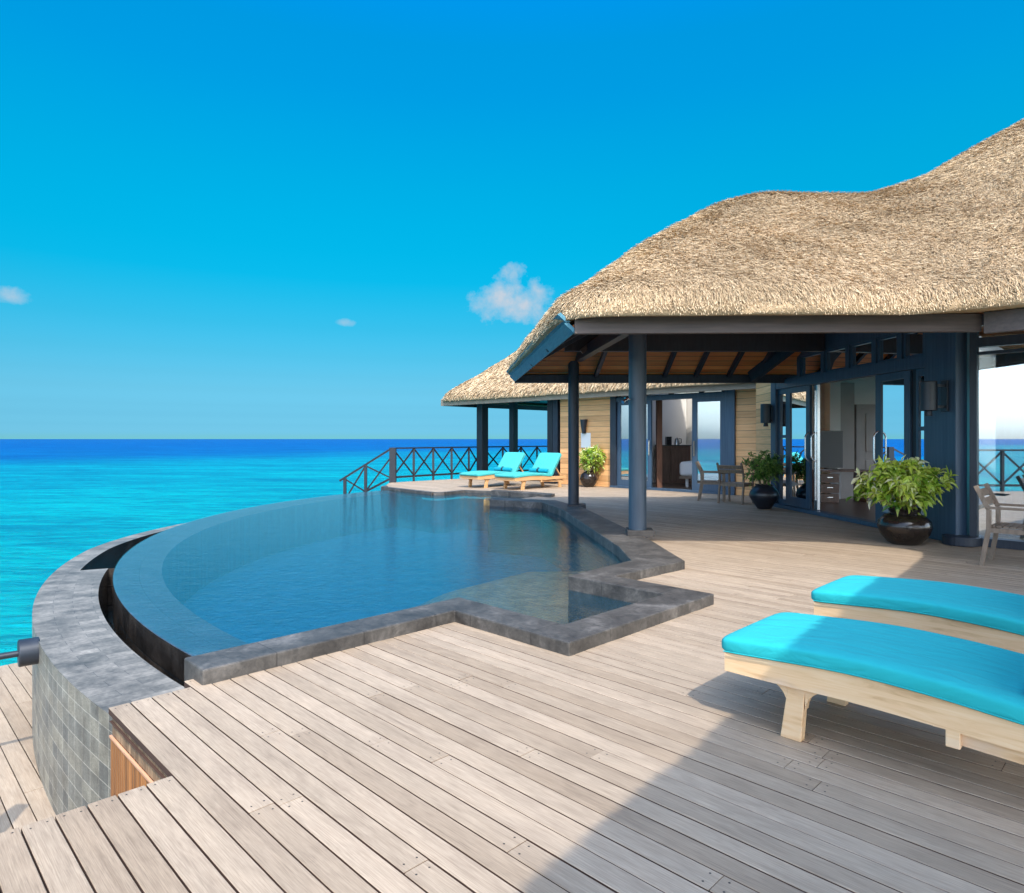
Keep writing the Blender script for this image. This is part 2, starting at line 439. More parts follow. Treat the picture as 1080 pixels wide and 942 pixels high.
def coping_mat():
    m, nt, N, L, P = newmat('coping_stone')
    v = nmap(nt, (1,1,1), (0,0,R(45)))
    a = nnoise(nt, v, 3.2, 7, 0.68, 0.5); b = nnoise(nt, v, 30, 5, 0.65)
    col = nramp(nt, a, [(0.3, (0.03, 0.027, 0.024)), (0.52, (0.075, 0.068, 0.06)), (0.72, (0.16, 0.145, 0.13))])
    col = nmix(nt, 1.0, col, nramp(nt, b, [(0.35, (0.72, 0.72, 0.72)), (0.65, (1.22, 1.2, 1.18))]), 'MULTIPLY')
    bk = nt.nodes.new('ShaderNodeTexBrick'); L.new(v, bk.inputs['Vector']); bk.offset = 0.0
    bk.inputs['Scale'].default_value = 1.0; bk.inputs['Brick Width'].default_value = 0.62; bk.inputs['Row Height'].default_value = 0.62; bk.inputs['Mortar Size'].default_value = 0.003
    col = nmix(nt, nmath(nt, 'MULTIPLY', bk.outputs['Fac'], 0.75), col, (0.02, 0.018, 0.016))
    L.new(col, P.inputs['Base Color']); P.inputs['Roughness'].default_value = 0.55
    L.new(nbump(nt, nmath(nt, 'SUBTRACT', nmath(nt, 'ADD', nmath(nt, 'MULTIPLY', b, 0.5), a), bk.outputs['Fac']), 0.7, 0.008), P.inputs['Normal'])
    return m
M_cop = coping_mat()

def water_mat():
    m, nt, N, L, P = newmat('pool_water')
    N.remove(P)
    out = N['Material Output']
    h1 = nnoise(nt, nmap(nt, (1.0, 1.5, 1)), 2.6, 3, 0.5, 0.4)
    h2 = nnoise(nt, nmap(nt, (1, 1.7, 1)), 13, 3, 0.6, 0.3)
    nb = nbump(nt, nmath(nt, 'ADD', nmath(nt, 'MULTIPLY', h1, 0.4), nmath(nt, 'MULTIPLY', h2, 0.42)), 0.3, 0.05)
    tr = N.new('ShaderNodeBsdfTransparent'); tr.inputs[0].default_value = (0.80, 0.92, 0.95, 1)
    gl = N.new('ShaderNodeBsdfGlossy'); gl.inputs['Roughness'].default_value = 0.015
    L.new(nb, gl.inputs['Normal'])
    fr = N.new('ShaderNodeFresnel'); fr.inputs[0].default_value = 1.62; L.new(nb, fr.inputs['Normal'])
    df = N.new('ShaderNodeBsdfDiffuse'); df.inputs[0].default_value = (0.07, 0.32, 0.47, 1)
    mb_ = N.new('ShaderNodeMixShader'); mb_.inputs[0].default_value = 0.09; L.new(tr.outputs[0], mb_.inputs[1]); L.new(df.outputs[0], mb_.inputs[2])
    ms = N.new('ShaderNodeMixShader'); L.new(fr.outputs[0], ms.inputs[0]); L.new(mb_.outputs[0], ms.inputs[1]); L.new(gl.outputs[0], ms.inputs[2])
    L.new(ms.outputs[0], out.inputs[0])
    return m
M_water = water_mat()

def sea_mat():
    m, nt, N, L, P = newmat('sea_water')
    N.remove(P); out = N['Material Output']
    tc = nt.nodes.new('ShaderNodeTexCoord')
    sp = nt.nodes.new('ShaderNodeSeparateXYZ'); L.new(tc.outputs['Object'], sp.inputs[0])
    # the reef edge runs obliquely out to sea: shallow sand inside it, deep water beyond
    g = nmath(nt, 'MULTIPLY_ADD', sp.outputs[0], -1.28, sp.outputs[1])
    big = nnoise(nt, nmap(nt, (0.004, 0.012, 1)), 1.0, 5, 0.6)
    g = nmath(nt, 'MULTIPLY', g, nmath(nt, 'MULTIPLY_ADD', big, 0.9, 0.55))
    lg = nmath(nt, 'DIVIDE', nmath(nt, 'LOGARITHM', nmath(nt, 'MAXIMUM', g, 1.0), 10.0), 4.0)
    col = nramp(nt, lg, [(0.30, (0.0, 0.32, 0.32)), (0.48, (0.0, 0.27, 0.31)), (0.56, (0.0, 0.22, 0.30)), (0.605, (0.0, 0.10, 0.28)), (0.72, (0.0, 0.085, 0.28)), (0.90, (0.0, 0.08, 0.26))])
    mott = nnoise(nt, nmap(nt, (0.05, 0.16, 1)), 1.0, 6, 0.62, 0.4)
    col = nmix(nt, 1.0, col, nramp(nt, mott, [(0.34, (0.66, 0.74, 0.86)), (0.60, (1.15, 1.09, 1.05))]), 'MULTIPLY')
    w1 = nnoise(nt, nmap(nt, (0.9, 2.6, 1)), 1.0, 7, 0.7, 0.7)
    w3 = nnoise(nt, nmap(nt, (0.16, 0.6, 1)), 1.0, 6, 0.68, 0.8)
    col = nmix(nt, 1.0, col, nramp(nt, w3, [(0.38, (0.66, 0.78, 0.89)), (0.58, (1.14, 1.08, 1.05))]), 'MULTIPLY')
    col = nmix(nt, 1.0, col, nramp(nt, w1, [(0.36, (0.64, 0.78, 0.89)), (0.6, (1.17, 1.1, 1.06))]), 'MULTIPLY')  # wave shading put into the colour: ripple troughs darker, crests lighter
    w2 = nnoise(nt, nmap(nt, (0.1, 0.35, 1)), 1.0, 4, 0.6, 0.3)
    hh = nmath(nt, 'ADD', nmath(nt, 'MULTIPLY', w1, 0.35), nmath(nt, 'MULTIPLY', w2, 0.9))
    nb = nbump(nt, hh, 0.8, 1.0)
    df = N.new('ShaderNodeBsdfDiffuse'); L.new(col, df.inputs[0]); L.new(nb, df.inputs['Normal'])
    gl = N.new('ShaderNodeBsdfGlossy'); gl.inputs['Roughness'].default_value = 0.12; L.new(nb, gl.inputs['Normal'])
    fr = N.new('ShaderNodeFresnel'); fr.inputs[0].default_value = 1.33; L.new(nb, fr.inputs['Normal'])
    ms = N.new('ShaderNodeMixShader')
    L.new(nmath(nt, 'MULTIPLY', nmath(nt, 'MINIMUM', fr.outputs[0], 0.45), 0.5), ms.inputs[0]); L.new(df.outputs[0], ms.inputs[1]); L.new(gl.outputs[0], ms.inputs[2])
    L.new(ms.outputs[0], out.inputs[0])
    return m
M_sea = sea_mat()

def glass_mat(name, add, tint=(0.8, 0.88, 0.9)):
    m, nt, N, L, P = newmat(name)
    N.remove(P); out = N['Material Output']
    tr = N.new('ShaderNodeBsdfTransparent'); tr.inputs[0].default_value = (*tint, 1)
    gl = N.new('ShaderNodeBsdfGlossy'); gl.inputs['Roughness'].default_value = 0.0
    gl.inputs[0].default_value = (0.93, 0.97, 1.0, 1)
    fr = N.new('ShaderNodeFresnel'); fr.inputs[0].default_value = 1.5
    ms = N.new('ShaderNodeMixShader')
    L.new(nmath(nt, 'ADD', fr.outputs[0], add, clamp=True), ms.inputs[0]); L.new(tr.outputs[0], ms.inputs[1]); L.new(gl.outputs[0], ms.inputs[2])
    L.new(ms.outputs[0], out.inputs[0])
    return m
M_glass = glass_mat('door_glass', 0.32)
M_glassw = glass_mat('window_glass', 0.46)
M_glasst = glass_mat('transom_glass', 0.08)

def curtain_mat():
    m, nt, N, L, P = newmat('sheer_curtain')
    P.inputs['Base Color'].default_value = (0.85, 0.86, 0.87, 1); P.inputs['Roughness'].default_value = 0.9
    return m
M_curt = curtain_mat()

def plank_wall(name, c1, c2, h, vertical=False):
    m, nt, N, L, P = newmat(name)
    tc = nt.nodes.new('ShaderNodeTexCoord'); sp = nt.nodes.new('ShaderNodeSeparateXYZ'); L.new(tc.outputs['Object'], sp.inputs[0])
    zz = nmath(nt, 'DIVIDE', sp.outputs[2], h)
    idx = nmath(nt, 'FLOOR', zz); fr = nmath(nt, 'FRACT', zz)
    wn_ = nt.nodes.new('ShaderNodeTexWhiteNoise'); wn_.noise_dimensions = '1D'; L.new(idx, wn_.inputs['W'])
    g = nnoise(nt, nmap(nt, (1.2, 1.2, 22)), 1.6, 6, 0.62, 0.5)
    col = nramp(nt, g, [(0.3, c2), (0.7, c1)])
    col = nmix(nt, 1.0, col, nramp(nt, wn_.outputs[0], [(0, (0.78, 0.76, 0.72)), (1, (1.18, 1.18, 1.18))]), 'MULTIPLY')
    groove = nmath(nt, 'LESS_THAN', fr, 0.055)
    col = nmix(nt, groove, col, tuple(q*0.25 for q in c2))
    L.new(col, P.inputs['Base Color']); P.inputs['Roughness'].default_value = 0.5
    L.new(nbump(nt, nmath(nt, 'SUBTRACT', nmath(nt, 'MULTIPLY', g, 0.3), groove), 0.5, 0.006), P.inputs['Normal'])
    return m
M_cedar = plank_wall('cedar_cladding', (0.88, 0.49, 0.22), (0.68, 0.34, 0.13), 0.16)

def ceil_mat():
    m, nt, N, L, P = newmat('orange_ceiling_boards')
    tc = nt.nodes.new('ShaderNodeTexCoord'); sp = nt.nodes.new('ShaderNodeSeparateXYZ'); L.new(tc.outputs['Object'], sp.inputs[0])
    zz = nmath(nt, 'DIVIDE', sp.outputs[2], 0.075)
    idx = nmath(nt, 'FLOOR', zz); fr = nmath(nt, 'FRACT', zz)
    wn_ = nt.nodes.new('ShaderNodeTexWhiteNoise'); wn_.noise_dimensions = '1D'; L.new(idx, wn_.inputs['W'])
    g = nnoise(nt, nmap(nt, (1.2, 3, 20)), 1.6, 5)
    col = nramp(nt, g, [(0.3, (0.80, 0.23, 0.06)), (0.7, (0.96, 0.37, 0.11))])
    col = nmix(nt, 1.0, col, nramp(nt, wn_.outputs[0], [(0, (0.75, 0.72, 0.7)), (1, (1.2, 1.2, 1.2))]), 'MULTIPLY')
    col = nmix(nt, nmath(nt, 'LESS_THAN', fr, 0.08), col, (0.09, 0.03, 0.012))
    L.new(col, P.inputs['Base Color']); P.inputs['Roughness'].default_value = 0.5
    return m
M_ceil = ceil_mat()

def thatch_mat():
    m, nt, N, L, P = newmat('thatch_straw')
    r = nattr(nt)
    big = nnoise(nt, nmap(nt, (1,1,1)), 0.9, 5, 0.6)
    fine = nnoise(nt, nmap(nt, (1,1,1)), 26, 4, 0.65)
    col = nramp(nt, r, [(0.0, (0.19, 0.118, 0.062)), (0.25, (0.43, 0.30, 0.17)), (0.6, (0.62, 0.455, 0.275)), (1.0, (0.78, 0.63, 0.42))])
    col = nmix(nt, 1.0, col, nramp(nt, big, [(0.3, (0.84, 0.82, 0.80)), (0.7, (1.1, 1.09, 1.08))]), 'MULTIPLY')
    col = nmix(nt, 1.0, col, nramp(nt, fine, [(0.3, (0.75, 0.74, 0.73)), (0.7, (1.15, 1.15, 1.15))]), 'MULTIPLY')
    L.new(col, P.inputs['Base Color']); P.inputs['Roughness'].default_value = 0.75
    P.inputs['Specular IOR Level'].default_value = 0.25
    L.new(nbump(nt, fine, 0.6, 0.02), P.inputs['Normal'])
    return m
M_thatch = thatch_mat()

def leaf_mat(name, stops):
    m, nt, N, L, P = newmat(name)
    N.remove(P); out = N['Material Output']
    col = nramp(nt, nattr(nt), stops)
    df = N.new('ShaderNodeBsdfPrincipled'); L.new(col, df.inputs['Base Color']); df.inputs['Roughness'].default_value = 0.38
    tl = N.new('ShaderNodeBsdfTranslucent'); L.new(nmix(nt, 1.0, col, (1.0, 1.15, 0.5), 'MULTIPLY'), tl.inputs[0])
    ms = N.new('ShaderNodeMixShader'); ms.inputs[0].default_value = 0.3
    L.new(df.outputs[0], ms.inputs[1]); L.new(tl.outputs[0], ms.inputs[2]); L.new(ms.outputs[0], out.inputs[0])
    return m
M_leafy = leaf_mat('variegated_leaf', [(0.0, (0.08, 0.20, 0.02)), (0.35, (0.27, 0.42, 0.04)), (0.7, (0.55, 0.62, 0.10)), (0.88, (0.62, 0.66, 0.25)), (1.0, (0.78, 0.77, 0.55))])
M_leafg = leaf_mat('green_leaf', [(0.0, (0.03, 0.10, 0.016)), (0.5, (0.11, 0.22, 0.04)), (1.0, (0.27, 0.40, 0.10))])

# ------------------------------------------------------------------ sea
sea = MB()
ring = [0, 40, 200, 1000, 5000, 24000]
nseg = 64
sv = [(0, 0, -2.3)]; sf = []
for r in ring[1:]:
    for k in range(nseg):
        t = 2*math.pi*k/nseg; sv.append((r*math.cos(t), r*math.sin(t), -2.3))
for k in range(nseg): sf.append((0, 1+k, 1+(k+1) % nseg))
for i in range(len(ring)-2):
    for k in range(nseg):
        a = 1+i*nseg; sf.append((a+k, a+nseg+k, a+nseg+(k+1) % nseg, a+(k+1) % nseg))
sea.add(sv, sf)
struct(sea.build('sea', M_sea), 'turquoise lagoon turning deep blue towards the horizon', 'sea')

# ------------------------------------------------------------------ plan of the pool
CX, CY, RW = 5.12, 12.41, 10.78                # the infinity edge is one arc
def arc(r, a0, a1, n=64):
    return [(CX + r*math.cos(a0 + (a1-a0)*i/n), CY + r*math.sin(a0 + (a1-a0)*i/n)) for i in range(n+1)]
A0 = math.atan2(4.10 - CY, -1.75 - CX) % (2*math.pi)
A1 = math.atan2(19.6 - CY, -3.0 - CX) % (2*math.pi)
AG = math.atan2(7.68 - CY, -4.9 - CX) % (2*math.pi)       # where the gutter opens
# coping: outer and inner lines, near end to far end
OUT = [UV(-3.90, 1.42), UV(-3.90, 3.28), UV(-2.76, 3.28), UV(-2.76, 5.18), UV(-3.80, 5.18), UV(-3.73, 6.36),
       (1.80, 8.57), (1.36, 12.75), (0.95, 14.15), (-0.41, 14.95)]
INN = [UV(-4.20, 1.42), UV(-4.20, 3.58), UV(-3.06, 3.58), UV(-3.06, 4.88), UV(-4.12, 4.88), UV(-4.16, 5.98),
       (1.30, 8.10), (0.92, 12.45), (0.62, 13.72), (-0.52, 14.40)]
MID = [((a[0]+b[0])/2, (a[1]+b[1])/2) for a, b in zip(OUT, INN)]
FAR = [(0.95, 16.55), UV(-12.75, 12.05), UV(-13.6, 11.75), UV(-13.45, 10.95), UV(-13.6, 10.72), UV(-16.2, 10.95), UV(-16.5, 11.2)]

# ------------------------------------------------------------------ deck of individual boards
def rows(poly, v):
    xs = []
    n = len(poly)
    for i in range(n):
        (u0, v0), (u1, v1) = poly[i], poly[(i+1) % n]
        if (v0 <= v) != (v1 <= v):
            xs.append(u0 + (v - v0) * (u1 - u0) / (v1 - v0))
    xs.sort()
    return list(zip(xs[::2], xs[1::2]))
def boards(mb, poly, v0, v1, pitch, z, gap=0.006, thick=0.032, nails=True, joint=(2.6, 4.2), end_in=0.0):
    n = int(round((v1 - v0) / pitch))
    for k in range(n):
        va = v0 + k*pitch; vm = va + pitch/2
        for (ua, ub) in rows(poly, vm):
            if ub - ua < 0.05: continue
            # dark sheet below the boards, gap shade put into its colour
            q = [UV(ua+0.02+end_in, va), UV(ub-0.01, va), UV(ub-0.01, va+pitch), UV(ua+0.02+end_in, va+pitch)]
            mb.add([(p[0], p[1], z - thick - 0.03) for p in q], [(0,1,2,3)], 1)
            u = ua
            first = True
            while u < ub - 1e-6:
                L = random.uniform(*joint) * (random.uniform(0.25, 1.0) if first else 1.0)
                first = False
                e = min(ub, u + L)
                if ub - e < 0.35: e = ub
                ge = 0.0015 if e < ub else 0.0
                dz = random.uniform(-0.0012, 0.0012)
                w0, w1 = va + gap/2, va + pitch - gap/2
                c = [UV(u+0.0015, w0), UV(e-ge, w0), UV(e-ge, w1), UV(u+0.0015, w1)]
                b = 0.0025
                ci = [UV(u+0.0015, w0+b), UV(e-ge, w0+b), UV(e-ge, w1-b), UV(u+0.0015, w1-b)]
                vs = [(p[0], p[1], z-thick) for p in c] + [(p[0], p[1], z-b+dz) for p in c] + [(p[0], p[1], z+dz) for p in ci]
                fs = [(0,1,5,4),(1,2,6,5),(2,3,7,6),(3,0,4,7),(4,5,9,8),(5,6,10,9),(6,7,11,10),(7,4,8,11),(8,9,10,11)]
                rv_ = random.random()
                mb.add(vs, fs[4:], 0, None, rv_); mb.add(vs[:8], fs[:4], 1, None, rv_)  # board sides share the dark colour that paints shade into the gaps
                mx_, my_ = UV((u+e)/2, vm)
                if nails and abs(mx_) < my_*0.9 + 1.5 and my_ < 9.0:
                    us = [u+0.035, e-0.035]
                    for uu in us:
                        for vv in (va+pitch*0.25, va+pitch*0.75):
                            x, y = UV(uu + random.uniform(-.006, .006), vv); r = 0.0035
                            mb.add([(x-r, y-r, z+dz+0.0008), (x+r, y-r, z+dz+0.0008), (x+r, y+r, z+dz+0.0008), (x-r, y+r, z+dz+0.0008)], [(0,1,2,3)], 2)
                u = e
deck_poly = [(1.03, -5.2), toUV(-2.95, 2.8), (-2.95, 0.10), (-2.95, 0.955), (-3.93, 0.955), (-3.93, 1.42)]
deck_poly += [toUV(*p) for p in MID] + [toUV(*p) for p in FAR]
deck_poly += [(-17.8, 12.3), (-17.8, 20.6), (8.2, 20.6), (8.2, -5.2)]
dk = MB()
PITCH = 0.1035
boards(dk, deck_poly, 0.955 - 59*PITCH, 0.955 + 189*PITCH, PITCH, 0.0, 0.0065)
struct(dk.build('deck', [M_deck, M_sub, M_nail]), 'weathered grey timber boards of the pool terrace', 'deck')
lw = MB()
boards(lw, [(-9.15, -4.5), (-2.5, -4.5), (-2.5, 0.96), (-3.9, 0.96), (-4.2, 1.9), (-9.15, 1.9)], -4.5, 1.9, 0.125, -1.1, 0.006, 0.03, False, (3, 5))
struct(lw.build('lower_deck', [M_low, M_sub]), 'sunlit pale boards of the landing below the pool wall', 'deck')

# ------------------------------------------------------------------ pool
pool = thing('swimming_pool', 'curved infinity pool with dark stone coping set into the timber deck', 'pool', (0.0, 8.0, 0.0))
cp = MB()
for i in range(len(OUT)-1):
    a, b, c, d = OUT[i], OUT[i+1], INN[i+1], INN[i]
    z0 = -0.30 if i < 9 else -0.25
    zt = 0.09
    vs = [(a[0],a[1],z0),(b[0],b[1],z0),(c[0],c[1],z0),(d[0],d[1],z0),(a[0],a[1],zt),(b[0],b[1],zt),(c[0],c[1],zt),(d[0],d[1],zt)]
    fs = [(4,5,6,7),(0,1,5,4),(3,7,6,2)]
    if i == 0: fs.append((0,4,7,3))
    if i == len(OUT)-2: fs.append((1,2,6,5))
    cp.add([Vector(p) for p in vs], fs)
import bmesh
cop = cp.build('coping', M_cop, pool)
bm = bmesh.new(); bm.from_mesh(cop.data)
bmesh.ops.remove_doubles(bm, verts=bm.verts, dist=0.002)
bmesh.ops.recalc_face_normals(bm, faces=bm.faces)
bm.to_mesh(cop.data); bm.free()
bv = cop.modifiers.new('bevel', 'BEVEL'); bv.width = 0.010; bv.segments = 2; bv.limit_method = 'ANGLE'
# second stone arm running to the far deck and the small end stone
c2 = MB(); c2.prism([(-0.55, 17.15), (0.93, 15.85), (1.05, 16.2), (-0.45, 17.5)], -0.3, 0.07)
c2.build('coping_arm', M_cop, pool, bevel=0.01)
c3 = MB(); c3.prism([(-0.62, 14.42), (-0.42, 14.36), (-0.41, 14.9), (-0.60, 14.95)], -0.2, 0.075)
c3.build('end_stone', M_brass, pool, bevel=0.015)
fe = MB()
for a, b in zip(FAR[:-1], FAR[1:]): fe.bar((a[0], a[1], -0.06), (b[0], b[1], -0.06), 0.16, 0.16)
fe.build('far_edging', M_cop, pool)
# infinity edge
zw = -0.045
we = MB()
aw = arc(RW, A0, A1, 96)
for i in range(96):
    p, q = aw[i], aw[i+1]
    s0, s1 = RW*(A1-A0)*i/96, RW*(A1-A0)*(i+1)/96
    we.add([(p[0],p[1],-1.5),(q[0],q[1],-1.5),(q[0],q[1],zw-0.012),(p[0],p[1],zw-0.012)], [(0,3,2,1)], 0, [[(s0,-1.5),(s0,0),(s1,0),(s1,-1.5)]])
we.build('weir_wall', M_weir, pool, smooth=True)
lg = MB()
ai = arc(RW-0.46, A0, A1, 96)
for i in range(96):
    s0, s1 = RW*(A1-A0)*i/96, RW*(A1-A0)*(i+1)/96
    lg.add([(*aw[i], zw-0.012), (*aw[i+1], zw-0.012), (*ai[i+1], zw-0.06), (*ai[i], zw-0.06)], [(0,1,2,3)], 0, [[(s0,0),(s1,0),(s1,.58),(s0,.58)]])
    lg.add([(*ai[i], zw-0.06), (*ai[i+1], zw-0.06), (*ai[i+1], -1.4), (*ai[i], -1.4)], [(0,1,2,3)], 1, [[(s0,0),(s1,0),(s1,1.3),(s0,1.3)]])
lg.build('weir_ledge', [M_ledge, M_basin], pool)
# basin
ba = MB()

bw = MB()
inn2 = INN + [(-0.5, 17.2), (0.6, 16.4)] + FAR
iw = MB()
for k_, (a, b) in enumerate(zip(inn2[:-1], inn2[1:])):
    (iw if k_ < 9 else bw).add([(a[0],a[1],-1.4),(b[0],b[1],-1.4),(b[0],b[1],-0.2),(a[0],a[1],-0.2)], [(0,1,2,3)])
bw.build('basin_wall', M_basin, pool); iw.build('inner_wall', M_weir, pool)
# shallow stone shelf along the terrace side
sh = MB()
shp = [UV(-3.95, 3.58), UV(-3.75, 4.9), UV(-4.12, 4.9), UV(-4.2, 6.0), (1.32, 8.1), (1.2, 9.4), (0.4, 9.4), (-0.45, 8.4), (-0.45, 6.6), UV(-4.2, 3.58)]
sh.add([(p[0], p[1], -0.50) for p in shp], [tuple(range(len(shp)))])
rimA = [shp[5], (0.4, 9.4), (-0.45, 8.4), (-0.45, 6.6), shp[9]]
rimB = [(1.05, 11.4), (-0.5, 11.2), (-1.9, 9.3), (-2.0, 6.2), UV(-4.22, 1.8)]
def dens(L, n=8):
    o = []
    for a, b in zip(L[:-1], L[1:]):
        o += [(a[0]+(b[0]-a[0])*k/n, a[1]+(b[1]-a[1])*k/n) for k in range(n)]
    return o + [L[-1]]
dA, dB = dens(rimA), dens(rimB)
NR = 10
for k in range(NR):
    t0, t1 = k/NR, (k+1)/NR
    row = lambda t: [(a[0]+(b[0]-a[0])*t, a[1]+(b[1]-a[1])*t, -0.50 - 0.57*(t*t*(3-2*t))) for a, b in zip(dA, dB)]
    sh.strip(row(t0), row(t1))
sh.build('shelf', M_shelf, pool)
# outer wall, wide tiled top near the camera, gutter beyond
RO = 11.42
ow = MB()
A0w = math.atan2(3.30 - CY, -1.95 - CX) % (2*math.pi)
NW = 128
zt_prev = None
def ztop(a):
    return -0.12 - 0.22*max(0.0, min(1.0, (A0w - a - 0.62)/0.7)) if A1 < A0w else -0.12 - 0.22*max(0.0, min(1.0, (a-A0w-0.62)/0.7))
for i in range(NW):
    a, b = A0w + (A1-A0w)*i/NW, A0w + (A1-A0w)*(i+1)/NW
    za, zb = ztop(a), ztop(b)
    past = ((a+b)/2 - AG) * (A1 - A0w) > 0
    ri = 11.17 if past else 10.885 + 0.10*max(0, 1-abs(a-A0w)/0.5)**1.2
    rib = 11.17 if past else 10.885 + 0.10*max(0, 1-abs(b-A0w)/0.5)**1.2
    P = lambda r, t, z: (CX+r*math.cos(t), CY+r*math.sin(t), z)
    s0, s1 = RO*abs(a-A0w), RO*abs(b-A0w)
    ow.add([P(RO,a,za),P(RO,b,zb),P(rib,b,zb),P(ri,a,za)], [(0,1,2,3)], 0, [[(0,s0),(0,s1),(RO-rib,s1),(RO-ri,s0)]])
    ow.add([P(RO,a,-3),P(RO,b,-3),P(RO,b,zb),P(RO,a,za)], [(0,1,2,3)], 1, [[(s0,-3),(s1,-3),(s1,zb),(s0,za)]])
    ow.add([P(ri,a,-1.5),P(rib,b,-1.5),P(rib,b,zb),P(ri,a,za)], [(0,1,2,3)], 2, [[(s0,-1.5),(s1,-1.5),(s1,0),(s0,0)]])
    if past and not (((a - (A1-A0w)/NW) + (b - (A1-A0w)/NW))/2 - AG) * (A1 - A0w) > 0:
        ow.add([P(10.8,a,za),P(11.17,a,za),P(11.17,a,-1.5),P(10.8,a,-1.5)], [(0,1,2,3)], 2, [[(0,0),(.4,0),(.4,1.4),(0,1.4)]])
ow.build('outer_wall', [M_walltop, M_wallside, M_weir], pool)
gt = MB()
g0, g1 = arc(10.78, A0w, A1, 96), arc(11.2, A0w, A1, 96)
gt.strip([(*p, -0.62) for p in g0], [(*p, -0.62) for p in g1])
gt.build('gutter_water', M_water, pool)
gf = MB(); gf.strip([(*p, -1.3) for p in g0], [(*p, -1.3) for p in g1]); 
gfo = gf.build('gutter_floor', M_weir, pool)
# water sheet and basin floor share one outline
COP = [((a[0]*0.8+b[0]*0.2), (a[1]*0.8+b[1]*0.2)) for a, b in zip(INN, OUT)]
t_ = 0.0
while math.hypot(COP[0][0]+(COP[1][0]-COP[0][0])*t_-CX, COP[0][1]+(COP[1][1]-COP[0][1])*t_-CY) > RW: t_ += 0.002
S0 = (COP[0][0]+(COP[1][0]-COP[0][0])*t_, COP[0][1]+(COP[1][1]-COP[0][1])*t_)
AS = math.atan2(S0[1]-CY, S0[0]-CX) % (2*math.pi)
rim_tail = [FAR[-1]] + list(reversed(FAR[:-1])) + [(0.9, 16.2)] + list(reversed(COP[1:]))
def sheet(poly, z):
    me = bpy.data.meshes.new('tmp'); bm = bmesh.new()
    vs = [bm.verts.new((p[0], p[1], z)) for p in poly]
    es = [bm.edges.new((vs[i], vs[(i+1) % len(vs)])) for i in range(len(vs))]
    bmesh.ops.triangle_fill(bm, use_beauty=True, edges=es)
    bm.normal_update()
    for f in bm.faces:
        if f.normal.z < 0: f.normal_flip()
    mb = MB(); bm.verts.index_update()
    mb.add([v.co.copy() for v in bm.verts], [tuple(v.index for v in f.verts) for f in bm.faces])
    bm.free(); bpy.data.meshes.remove(me)
    return mb
wo_ = sheet(arc(RW+0.004, AS, A1, 96) + rim_tail, zw).build('pool_water', M_water)
sheet(arc(RW-0.3, AS-0.004, A1, 96) + rim_tail, -1.05).build('basin_floor', M_basin, pool)
struct(wo_, 'rippled blue water filling the infinity pool to its curved edge', 'water')

# slatted skirt below the deck notch
sk = thing('deck_skirt', 'vertical orange cedar slats closing the side of the deck notch', 'skirting', UV(-3.4, 0.98, -1.1))
s1 = MB(); s2 = MB()
k = 0; u = -3.91
while u < -2.96:
    w = 0.036
    s1.box(UV(u+w/2, 0.980, -0.085), (w-0.005, 0.02, 0.10), R(-45), 0, random.random())
    s2.box(UV(u+w/2, 0.972, -0.625), (w-0.006, 0.02, 0.95), R(-45), 0, random.random())
    u += w
s1.build('upper_slats', M_slatg, sk)
s2.build('lower_slats', M_orange, sk)
s3 = MB(); s3.bar(UV(-3.91, 0.962, -0.142), UV(-2.955, 0.962, -0.142), 0.012, 0.010)
s3.build('ledge', M_rail, sk)
s4 = MB(); s4.bar(UV(-3.91, 1.02, -0.6), UV(-2.955, 1.02, -0.6), 0.03, 1.0); s4.build('backing', M_sub, sk)
hr = thing('handrail', 'black handrail with a round wall flange on the outside of the curved pool wall', 'handrail', (-3.72, 4.95, -0.2))
h1 = MB(); n = Vector((-3.62-CX, 5.0-CY, 0)).normalized()
base = Vector((CX, CY, -0.2)) + n*11.42
h1.tube([base - n*0.01, base + n*0.12], 0.10, 28)
h1.build('flange', M_metalb, hr, smooth=R(40), bevel=0.008)
h2 = MB(); h2.tube([base + n*0.11, base + n*0.5, base + n*2.4 + Vector((0,0,-0.05))], 0.024, 12); h2.build('rail', M_metalb, hr, smooth=R(40))
h3 = MB(); h3.bar(base + n*2.36 + Vector((0,0,0.0)), base + n*2.36 + Vector((0,0,-0.9)), 0.06, 0.06, (0,1,0)); h3.build('post', M_metalb, hr)

# ------------------------------------------------------------------ thatched roofs
def smin(a, b, k):
    h = np.clip((k - np.abs(a - b)) / k, 0, None); return np.minimum(a, b) - h*h*k*0.25
def smax(a, b, k): return -smin(-a, -b, k)
def line_d(x, y, A, B):
    """signed distance, positive to the right of A->B"""
    dx, dy = B[0]-A[0], B[1]-A[1]; L = math.hypot(dx, dy)
    return ((x-A[0])*dy - (y-A[1])*dx) / L
PA, PB, PH, PG = (0.50, 6.97), (5.2, 6.80), (-0.14, 13.62), (5.6, 13.62)
def villa_fields(x, y):
    u, v = K*(x-y), K*(x+y)
    dl = line_d(x, y, PA, PH); df = line_d(x, y, PB, PA); db = line_d(x, y, PH, PG)
    dp = smin(smin(dl*1.08, df, 0.7), db, 0.7)
    dp = smin(dp, 9.5 - x, 0.5)
    dm = smin(smin(v - 8.32, u + 6.1, 1.6), smin(20.0 - v, 5.6 - u, 1.0), 1.0)
    dw = smin(smin(u - (0.69 - 0.093*v), v + 0.9, 0.8), smin(2.05 - u, 12.0 - v, 0.8), 0.8)
    return dp, dm, dw
def villa_F(x, y):
    dp, dm, dw = villa_fields(x, y)
    return smax(smax(dp, dm, 0.5), dw, 0.55)
def und(x, y):
    return 0.022*np.sin(x*2.3+y*1.1) + 0.018*np.sin(x*1.1-y*2.9+1.3) + 0.010*np.sin(x*6.1+y*5.3)
def rnd_edge(F, t=0.24, w=0.24):
    q = np.clip(F/w, 0, 1); return t*np.sqrt(np.clip(1-(1-q)**2, 0, 1))
